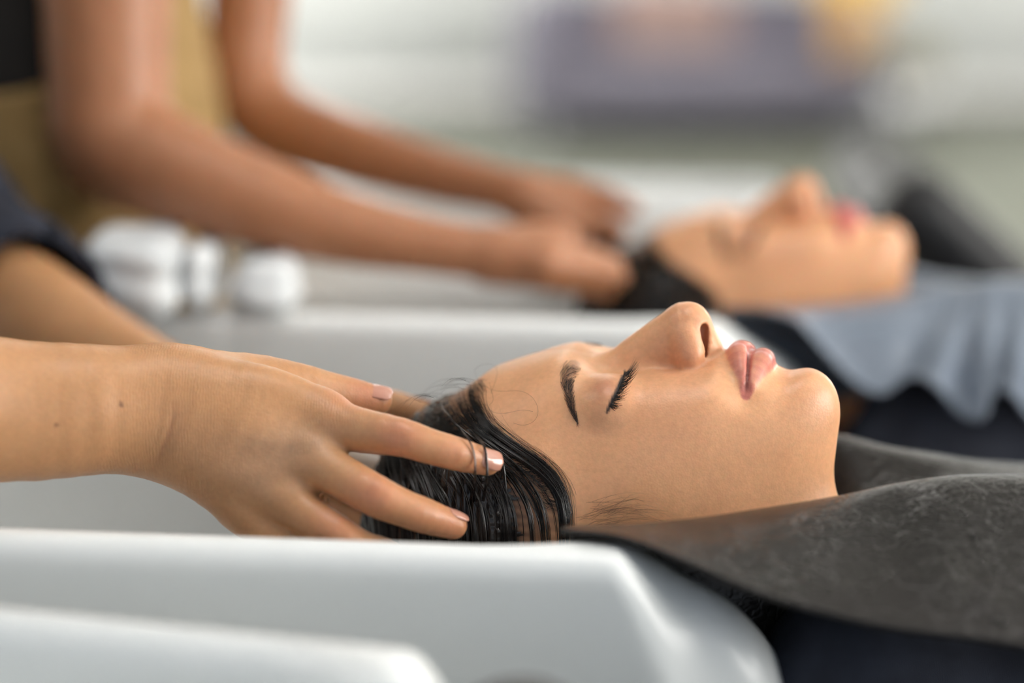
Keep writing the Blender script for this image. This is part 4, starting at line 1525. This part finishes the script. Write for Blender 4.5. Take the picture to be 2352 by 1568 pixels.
def locks(guides, nclump, per, r, off=(0.0006, 0.0026), jit=4.0, spread=3.0, npt=18, surf=None, wave=0.0):
    """wet locks: each clump follows its own path between the guides, its hairs closing up towards the tip"""
    out = []
    surf = surf or onhead
    G = [spline(np.array(g, float), npt) for g in guides]
    q = np.linspace(0, 1, npt)
    for _ in range(nclump):
        k = rng.uniform(0, len(G) - 1) if len(G) > 1 else 0.0
        i = min(int(k), len(G) - 2) if len(G) > 1 else 0
        u = k - i
        P0 = G[i] * (1 - u) + G[i + 1] * u if len(G) > 1 else G[0].copy()
        ph = rng.uniform(0, 6.28, 4); fr = rng.uniform(0.6, 1.6, 2)
        P0 = P0 + np.stack([rng.normal(0, jit) * np.sin(q * np.pi * fr[0] + ph[0]) + wave * np.sin(q * 12 + ph[2]), rng.normal(0, jit) * np.sin(q * np.pi * fr[1] + ph[1])], 1) + rng.normal(0, jit * 0.6, 2)
        a0 = int(rng.uniform(0, 0.3) * npt); b0 = npt - int(max(0, rng.uniform(-0.8, 0.35)) * npt)
        o0 = rng.uniform(*off)
        m_ = max(1, int(per * rng.uniform(0.5, 1.5)))
        close = rng.uniform(0.12, 0.6)
        for _h in range(m_):
            w = (1 - sstep(0.0, 0.45, q) * (1 - close)) * (1 + 1.4 * (1 - sstep(0, 0.3, q)))
            P = P0 + np.stack([rng.normal(0, spread) * w, rng.normal(0, spread) * w], 1)
            P = P + np.stack([rng.normal(0, 0.8) * np.sin(q * 7 + ph[3]), np.zeros(npt)], 1)
            o = max(0.0002, o0 + rng.normal(0, 0.0004))
            pts = [surf(P[j, 0], P[j, 1], o) for j in range(a0, b0)]
            pts = [p for p in pts if p is not None]
            if len(pts) < 5: continue
            sm = np.array(pts)
            for _k in range(2):
                sm[1:-1] = 0.5 * sm[1:-1] + 0.25 * (sm[:-2] + sm[2:])
            m = len(sm)
            prof = np.minimum(1, np.minimum(np.linspace(0.3, 6, m), np.linspace(6, 0.25, m)))
            out.append((sm, r * rng.uniform(0.55, 1.3) * prof))
    return out


A = [(1092, 866), (1103, 915), (1122, 962), (1180, 1010), (1250, 1052), (1298, 1110), (1312, 1190), (1300, 1290)]
A2 = [(1070, 872), (1080, 925), (1105, 975), (1165, 1022), (1235, 1068), (1285, 1120), (1303, 1180), (1300, 1290)]
B = [(1030, 890), (1040, 945), (1085, 1000), (1150, 1038), (1220, 1082), (1270, 1130), (1290, 1190), (1290, 1290)]
C1 = [(1005, 905), (1030, 955), (1080, 1005), (1140, 1045), (1190, 1090), (1225, 1140), (1245, 1190), (1250, 1290)]
D1 = [(985, 915), (1005, 960), (1050, 1015), (1090, 1050), (1130, 1095), (1160, 1150), (1172, 1200), (1170, 1290)]
E1 = [(960, 935), (980, 985), (1010, 1040), (1045, 1090), (1075, 1140), (1090, 1190), (1095, 1290)]
E2 = [(935, 960), (945, 1010), (965, 1070), (990, 1120), (1010, 1170), (1020, 1290)]
E3 = [(905, 1000), (905, 1050), (915, 1100), (930, 1150), (940, 1290)]
E4 = [(875, 1060), (865, 1110), (862, 1160), (865, 1290)]
st = []
st += locks([A, A2], 9, 7, 0.00013, jit=4, spread=3.0)
st += locks([A, A2, B], 16, 9, 0.00015, jit=4, spread=3.2)
st += locks([A, A2, B], 26, 2, 0.00008, jit=8, spread=6)
A0 = [(x + 16, y - 2) for x, y in A]
st += locks([A0, A], 16, 1, 0.00006, jit=9, spread=5, off=(0.0003, 0.0008))
st += locks([B, C1], 9, 8, 0.00015, jit=5, spread=3.5)
st += locks([C1, D1], 16, 6, 0.00015, jit=7, spread=4)
st += locks([D1, E1, E2, E3, E4], 70, 7, 0.00020, jit=9, spread=4.5, off=(0.0012, 0.0046), wave=1.5)
st += locks([C1, D1, E1, E2], 30, 2, 0.00009, jit=14, spread=6, off=(0.002, 0.005), wave=2.5)
# short growth along the hairline
H0 = [(1100, 866), (1080, 900), (1072, 950), (1095, 985), (1150, 1030), (1200, 1075), (1240, 1120), (1262, 1180)]
H1 = [(1118, 862), (1112, 905), (1118, 948), (1145, 985), (1200, 1022), (1255, 1068), (1296, 1115), (1312, 1175)]
Hb = spline(np.array(H0, float), 40); He = spline(np.array(H1, float), 40)
for _ in range(330):
    i = rng.integers(0, 38)
    a_ = Hb[i] + rng.normal(0, 6, 2); L = rng.uniform(0.5, 1.15)
    b_ = Hb[i] + (He[min(i + rng.integers(0, 5), 39)] - Hb[i]) * L + np.array([4, 16 * rng.uniform(0, 1)])
    q = np.linspace(0, 1, 7)[:, None]
    P = a_ * (1 - q) + b_ * q + np.array([5, -5]) * np.sin(q * np.pi) * rng.normal(0, 1)
    pts = [onhead(x, y, 0.0004 + 0.0004 * rng.uniform()) for x, y in P]
    if any(p is None for p in pts): continue
    st.append((np.array(pts), np.linspace(0.10, 0.02, 7) * 0.001))
# heavy wet locks across the fingertip
for g, r, n in (([(1050, 975), (1070, 1000), (1083, 1022), (1091, 1055), (1091, 1100), (1088, 1150), (1082, 1200), (1078, 1245)], 0.00042, 7),
                ([(1075, 985), (1100, 1008), (1114, 1030), (1118, 1065), (1117, 1105), (1108, 1150), (1094, 1200), (1088, 1245)], 0.00036, 6),
                ([(1110, 1005), (1140, 1030), (1156, 1062), (1152, 1088), (1135, 1120), (1120, 1170), (1108, 1245)], 0.00030, 9),
                ([(1012, 925), (1016, 938), (1028, 952), (1050, 975), (1085, 1003), (1118, 1020), (1150, 1052), (1160, 1100), (1162, 1160), (1158, 1245)], 0.00034, 10)):
    st += hang(g, 0.0006, 2.4, n, r * 0.75)
# fine hair in front of the ear
for _ in range(60):
    x0 = rng.uniform(1318, 1410); y0 = rng.uniform(1150, 1225)
    L = rng.uniform(60, 190)
    q = np.linspace(0, 1, 9)
    lift = rng.uniform(-10, 40)
    X = x0 + L * q; Y = y0 + rng.uniform(-16, 10) * q - lift * np.sin(q * np.pi * 0.75) + 36 * q ** 3 * rng.uniform(0, 1)
    pts = [onhead(x, y, 0.0005) for x, y in zip(X, Y)]
    if any(p is None for p in pts): continue
    st.append((np.array(pts), np.linspace(0.042, 0.012, 9) * 0.001))
# loose single hairs curling on the forehead
for g in ([(1100, 872), (1120, 893), (1150, 901), (1185, 898), (1215, 905), (1235, 930), (1236, 955), (1222, 972), (1200, 978), (1180, 972)],
          [(1125, 880), (1135, 920), (1126, 930), (1125, 942), (1140, 950), (1165, 950), (1200, 942), (1225, 946)],
          [(1095, 865), (1090, 850), (1105, 838), (1130, 836), (1143, 850), (1140, 875), (1128, 905)]):
    P = spline(np.array(g, float), 40)
    pts = []
    for x, y in P:
        w = onhead(x, y, 0.0006)
        if w is None:
            w = at(x, y, 1.21)
        pts.append(w)
    pts = np.array(pts)
    for _k in range(4):
        pts[1:-1] = 0.5 * pts[1:-1] + 0.25 * (pts[:-2] + pts[2:])
    st.append((pts, np.full(40, 0.00005)))
# flyaway hairs over the crown
for _ in range(20):
    x0 = rng.uniform(965, 1095); t = (x0 - 965) / 130
    y0 = 925 - 55 * t + rng.normal(0, 5)
    L = rng.uniform(50, 110); a = rng.uniform(-0.5, 0.5)
    q = np.linspace(0, 1, 12)
    X = x0 - L * q * 0.9 + rng.normal(0, 5) * np.sin(q * 3); Y = y0 - 16 * rng.uniform(0.1, 1) * np.sin(q * np.pi * 0.8) + (30 + 30 * a) * q ** 2
    d0 = 1.20 + rng.normal(0, 0.012)
    st.append((np.array([at(x, y, d0 + 0.01 * k) for x, y, k in zip(X, Y, q)]), np.linspace(0.09, 0.025, 12) * 0.001))
# the rest of the scalp: strands running back and down over the skull
for _ in range(650):
    i = ids[rng.integers(0, len(ids))]
    p = HV[i].copy()
    if hd[i] < 14: continue
    sgn = 1 if p[1] > 0 else -1
    if sgn < 0 and p[2] > -60 and rng.uniform() < 0.5: continue
    pts = [p]
    for _s in range(11):
        d = np.array([0.25, 0.35 * sgn, -1.0]) + rng.normal(0, 0.08, 3)
        p = p + d / np.linalg.norm(d) * 6.0
        h = HB.find_nearest(Vector(head_to_world(p)))
        hp = tohead(np.array(h[0])); nn = R_H.T @ np.array(h[1])
        p = hp + nn * 0.01
        pts.append(hp + nn * 2.2)
    P = head_to_world(np.array(pts))
    st.append((P, np.minimum(1, np.minimum(np.linspace(0.3, 5, 12), np.linspace(5, 0.3, 12))) * 0.00022))
print('strands', len(st))
add_strands('hair_strands', st, M['hair'], client)
client.children[-1]
# ------------------------------------------------------------------ the stylist in front: skin colour, nails, shirt
PS = SV.astype(np.float32)
scol = np.tile(lin((190, 141, 99)), (len(PS), 1))
SB = _fin
disp = np.zeros(len(PS))


def onhand(px, py):
    h, n = pick(SB, px, py)
    return None if h is None else np.array(h) * 1000


def line3(pxs, n=24):
    P = spline(np.array(pxs, float), n)
    q = [onhand(*p) for p in P]
    return np.array([p for p in q if p is not None])


# knuckle warmth and folds
for px, py, s, a in ((918, 998, 9, 0.5), (862, 1132, 9, 0.5), (1045, 1040, 7, 0.35), (972, 1182, 7, 0.3), (1120, 1062, 8, 0.35), (1045, 1206, 8, 0.45), (850, 905, 10, 0.5), (800, 920, 9, 0.4), (770, 1205, 9, 0.4)):
    p = onhand(px, py)
    if p is None: continue
    scol = blend(scol, lin((200, 124, 98)), a * gauss(PS, p, (s, s, s)))
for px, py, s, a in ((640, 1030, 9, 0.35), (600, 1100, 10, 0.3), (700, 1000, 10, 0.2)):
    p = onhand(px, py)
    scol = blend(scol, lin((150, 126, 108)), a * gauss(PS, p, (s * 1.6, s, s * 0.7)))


def crease(pxs, depth, width, tint=0.0):
    global scol, disp
    L = line3(pxs)
    if len(L) < 2: return
    k = ((PS > L.min(0) - 12) & (PS < L.max(0) + 12)).all(1)
    ii = np.nonzero(k)[0]
    d, t = polydist(PS[ii], L)
    e = np.exp(-0.5 * (d / width) ** 2) * np.sin(np.pi * np.clip(t * 0.94 + 0.03, 0, 1)) ** 0.5
    disp[ii] -= depth * e
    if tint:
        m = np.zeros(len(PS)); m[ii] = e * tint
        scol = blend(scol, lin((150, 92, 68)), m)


for x0 in (905, 913, 922):          # index middle joint
    crease([(x0, 972), (x0 - 5 + (x0 - 905) * 0.3, 995), (x0 + 1, 1022)], 0.32, 0.7, 0.22)
for x0 in (1040, 1049):
    crease([(x0, 1020), (x0 - 3, 1040), (x0 + 1, 1062)], 0.22, 0.6, 0.12)
for x0 in (842, 850, 860):          # middle finger
    crease([(x0 + 12, 1108), (x0, 1130), (x0 + 2, 1155)], 0.32, 0.7, 0.22)
crease([(404, 930), (392, 985), (372, 1035), (352, 1078)], 0.75, 0.9, 0.40)     # wrist fold
crease([(425, 920), (410, 985), (388, 1040), (366, 1086)], 0.4, 0.8, 0.15)
crease([(385, 860), (372, 930), (362, 1000), (350, 1060)], 0.25, 0.8, 0.06)
crease([(445, 880), (432, 950), (415, 1010)], 0.2, 0.8, 0.06)
for x0 in (340, 356, 370):
    crease([(x0 + 20, 820), (x0 + 10, 870), (x0, 930)], 0.14, 0.8, 0.03)
# tendon dimples behind the knuckles
for px, py, s, a in ((668, 1040, 4.5, 1.7), (632, 1110, 4.5, 1.4), (640, 1018, 6, -1.3), (604, 1086, 6, -1.0), (690, 1062, 6, -0.8), (655, 1128, 6, -0.8), (745, 1135, 4, 0.5)):
    p = onhand(px, py)
    disp -= a * gauss(PS, p, (s * 1.5, s, s * 0.8))
# two moles on the forearm
for px, py, r in ((278, 928, 0.75), (130, 975, 0.75), (152, 955, 0.4)):
    p = onhand(px, py)
    scol = blend(scol, lin((110, 70, 50)), 1 - sstep(r * 0.8, r * 1.9, vlen(PS - p.astype(np.float32))))
SN = vnormals(SV, SF)
SV2 = SV + SN * disp[:, None]
stylist = mesh_obj('person', SV2 / 1000, SF, M['skin_stylist'], base=np.array([-0.64, 1.25, 0]), cols=scol)
wk = np.zeros(len(PS), np.float32)
for px, py, sx, a in ((400, 900, 22, 0.8), (385, 980, 22, 1.0), (370, 1050, 18, 1.0), (330, 880, 18, 0.5), (918, 1000, 7, 0.5), (862, 1135, 7, 0.5), (760, 960, 16, 0.5), (740, 1040, 14, 0.4)):
    p = onhand(px, py)
    if p is not None:
        wk = np.maximum(wk, a * gauss(PS, p, (sx, sx, sx)))
_a = stylist.data.attributes.new('wrinkle', 'FLOAT', 'POINT'); _a.data.foreach_set('value', wk.astype(np.float32))
tag(stylist, 'stylist in a navy shirt at the left, sharp hand washing the woman\'s hair', 'person')


def nail(tip, prev, r, normal, wid, length, name='fingernail', shift=0.0):
    """curved plate on the last finger bone"""
    tip = np.asarray(tip, float); a = tip - np.asarray(prev, float); a /= np.linalg.norm(a)
    n = normal - a * (normal @ a); n /= np.linalg.norm(n)
    s = np.cross(a, n)
    V = []; F = []
    nu, nv = 15, 13
    for i in range(nu):
        u = i / (nu - 1)
        for j in range(nv):
            v = 2 * j / (nv - 1) - 1
            w = wid * (1 - 0.10 * (1 - u) ** 2) * math.sqrt(max(0.0, 1 - max(0, (u - 0.72) / 0.28) ** 2.2)) ** 0.8 * (0.75 + 0.25 * min(1, u / 0.2))
            ang = v * w / r
            rr = r * (1.0 - 0.10 * max(0, u - 0.5)) + 0.35
            V.append(tip + a * (shift + length * (u - 0.55)) + n * (rr * math.cos(ang) - 0.12 - 1.5 * max(0, u - 0.65) ** 1.6 * r * 0.25) + s * rr * math.sin(ang))
    for i in range(nu - 1):
        for j in range(nv - 1):
            q = i * nv + j
            F.append((q, q + nv, q + nv + 1, q + 1))
    o = mesh_obj(name, np.array(V) / 1000, F, M['nail'], stylist)
    md = o.modifiers.new('thickness', 'SOLIDIFY'); md.thickness = 0.0006; md.offset = -1
    return o


TO = -FW
for k, (nx, ny) in (('index', (0.05, 0.35)), ('middle', (0.2, 2.6)), ('ring', (0.2, 2.6)), ('little', (0.2, 2.6))):
    p, r = FINGERS[k]
    nail(p[-1], p[-3], r[-1], TO + RT * nx + UP * ny, 4.9 if k != 'little' else 4.0, 11.5)
nail(THUMB[0][-1], THUMB[0][-3], THUMB[1][-1], TO * 0.75 + UP * 1.0, 5.8, 13.0)
nail(FAR_FING[0][0][-1], FAR_FING[0][0][-3], FAR_FING[0][1][-1], UP - TO * 0.6, 4.9, 11.5)


# shirt with elbow-length sleeves
def shirt_sdf(P):
    wob = 2.2 * np.sin(P[:, 2] / 17.0 + P[:, 0] / 23.0) + 1.6 * np.sin(P[:, 1] / 15.0 - P[:, 0] / 30.0)
    ua = atm(70, 738, 1.50); ub = atm(258, 850, 1.45)
    ax = (ua - EL_F) / np.linalg.norm(ua - EL_F)
    s2 = chain(P, [SH_F, 0.5 * (SH_F + EL_F) + np.array([10, 0, 0]), EL_F, ua + (ua - EL_F) * 0.4], [66, 62, 60, 58])
    cut2 = (P - (EL_F + 0.98 * (ua - EL_F)).astype(np.float32)) @ ax.astype(np.float32)
    s2 = smax(s2 + wob, cut2, 4)
    s1 = chain(P, [SH_N, 0.5 * (SH_N + EL_N), EL_N], [66, 58, 52])
    fd = (np.asarray(ARM_A[0][3]) - EL_N); fd = fd / np.linalg.norm(fd)
    s1 = smax(s1 + wob, (P - (EL_N + fd * 40).astype(np.float32)) @ fd.astype(np.float32), 4)
    f = np.minimum(s1, s2)
    x, y, z = P[:, 0] + 650, P[:, 1] - 1250, P[:, 2]
    w = 1.0 - 0.12 * np.exp(-((z - 1120) / 90.0) ** 2)
    q = (np.sqrt((x / (120 * w)) ** 2 + (y / (185 * w)) ** 2) - 1) * 105
    q = smax(q, z - 1400, 60); q = smax(q, 880 - z, 10)
    f = smin(f, q + wob, 40)
    # hollow at the cuffs
    ins = chain(P, [EL_F + 0.3 * (ua - EL_F), ua + (ua - EL_F)], [48, 54])
    return smax(f, -ins, 3)


TV, TF = surface(shirt_sdf, (-830, 880, 860), (20, 1720, 1440), 9.0, sub=1)
mesh_obj('shirt', TV / 1000, TF, M['navy_shirt'], stylist)
legs('trousers', -655, 1250, M['trousers'], stylist)

# ------------------------------------------------------------------ the client's shirt and body, and the second client
def body_sdf(P):
    wob = 1.6 * np.sin(P[:, 0] / 19.0 + P[:, 2] / 16.0) + 1.2 * np.sin(P[:, 1] / 13.0 - P[:, 2] / 21.0)
    sh_n = atm(2000, 1640, 1.14); sh_f = atm(2030, 1420, 1.40)
    f = chain(P, [sh_n, sh_f], [54, 54])
    f = smin(f, chain(P, [sh_n, atm(2700, 1700, 1.11), np.array([640., 1020, 700]), np.array([860., 1130, 730])], [56, 52, 48, 40]), 30)
    f = smin(f, chain(P, [sh_f, atm(2700, 1480, 1.42), np.array([640., 1450, 700]), np.array([860., 1320, 730])], [56, 52, 48, 40]), 30)
    f = smin(f, ell(P, atm(2650, 1560, 1.26), (280, 130, 75)), 40)
    f = smin(f, chain(P, [np.array([430., 1235, 690]), np.array([900., 1225, 625])], [100, 112]), 60)
    return f + wob


QV, QF = surface(body_sdf, (50, 930, 480), (1050, 1560, 980), 11.0, sub=1)
shirt2 = mesh_obj('shirt', QV / 1000, QF, M['client_shirt'], client)
def lap_sdf(P):
    f = None
    for y0 in (1120., 1330.):
        c = chain(P, [np.array([900., y0, 610]), np.array([1360., y0, 575]), np.array([1440., y0, 110])], [84, 62, 44])
        f = c if f is None else smin(f, c, 20)
    return f


LV, LF = surface(lap_sdf, (790, 1010, 50), (1520, 1440, 720), 14.0, sub=1)
mesh_obj('trousers', LV / 1000, LF, M['trousers'], client)
for y0 in (1120, 1330):
    V, F = surface(lambda P: np.maximum(ell(P, (1490, y0, 25), (130, 46, 62)), -P[:, 2] + 2), (1340, y0 - 70, -10), (1640, y0 + 70, 110), 9.0, sub=1)
    mesh_obj('shoe', V / 1000, F, M['black_vinyl'], client)
bpy.context.view_layer.update()


def copy_person(src, off, label):
    r = src.copy(); COL.objects.link(r)
    r.location = src.location + Vector(off)
    r['label'] = label
    for ch in src.children:
        c = ch.copy(); COL.objects.link(c)
        c.parent = r; c.matrix_parent_inverse = Matrix.Identity(4)
    return r


far = copy_person(client, DROW + np.array([-0.002, 0, -0.006]), 'blurred woman with dark hair and reddish lips at the far basin')

# her head is a mesh of its own, out of focus, with redder lips
FHV, FHF = surface(head_sdf, (-135, -92, -150), (150, 92, 80), 3.6, sub=1)
_far = mesh_obj('far_head', head_to_world(FHV), FHF, M['skin_client'], base=O_H, cols=paint(FHV, lin((186, 66, 72))))
far.data = _far.data
bpy.data.objects.remove(_far)
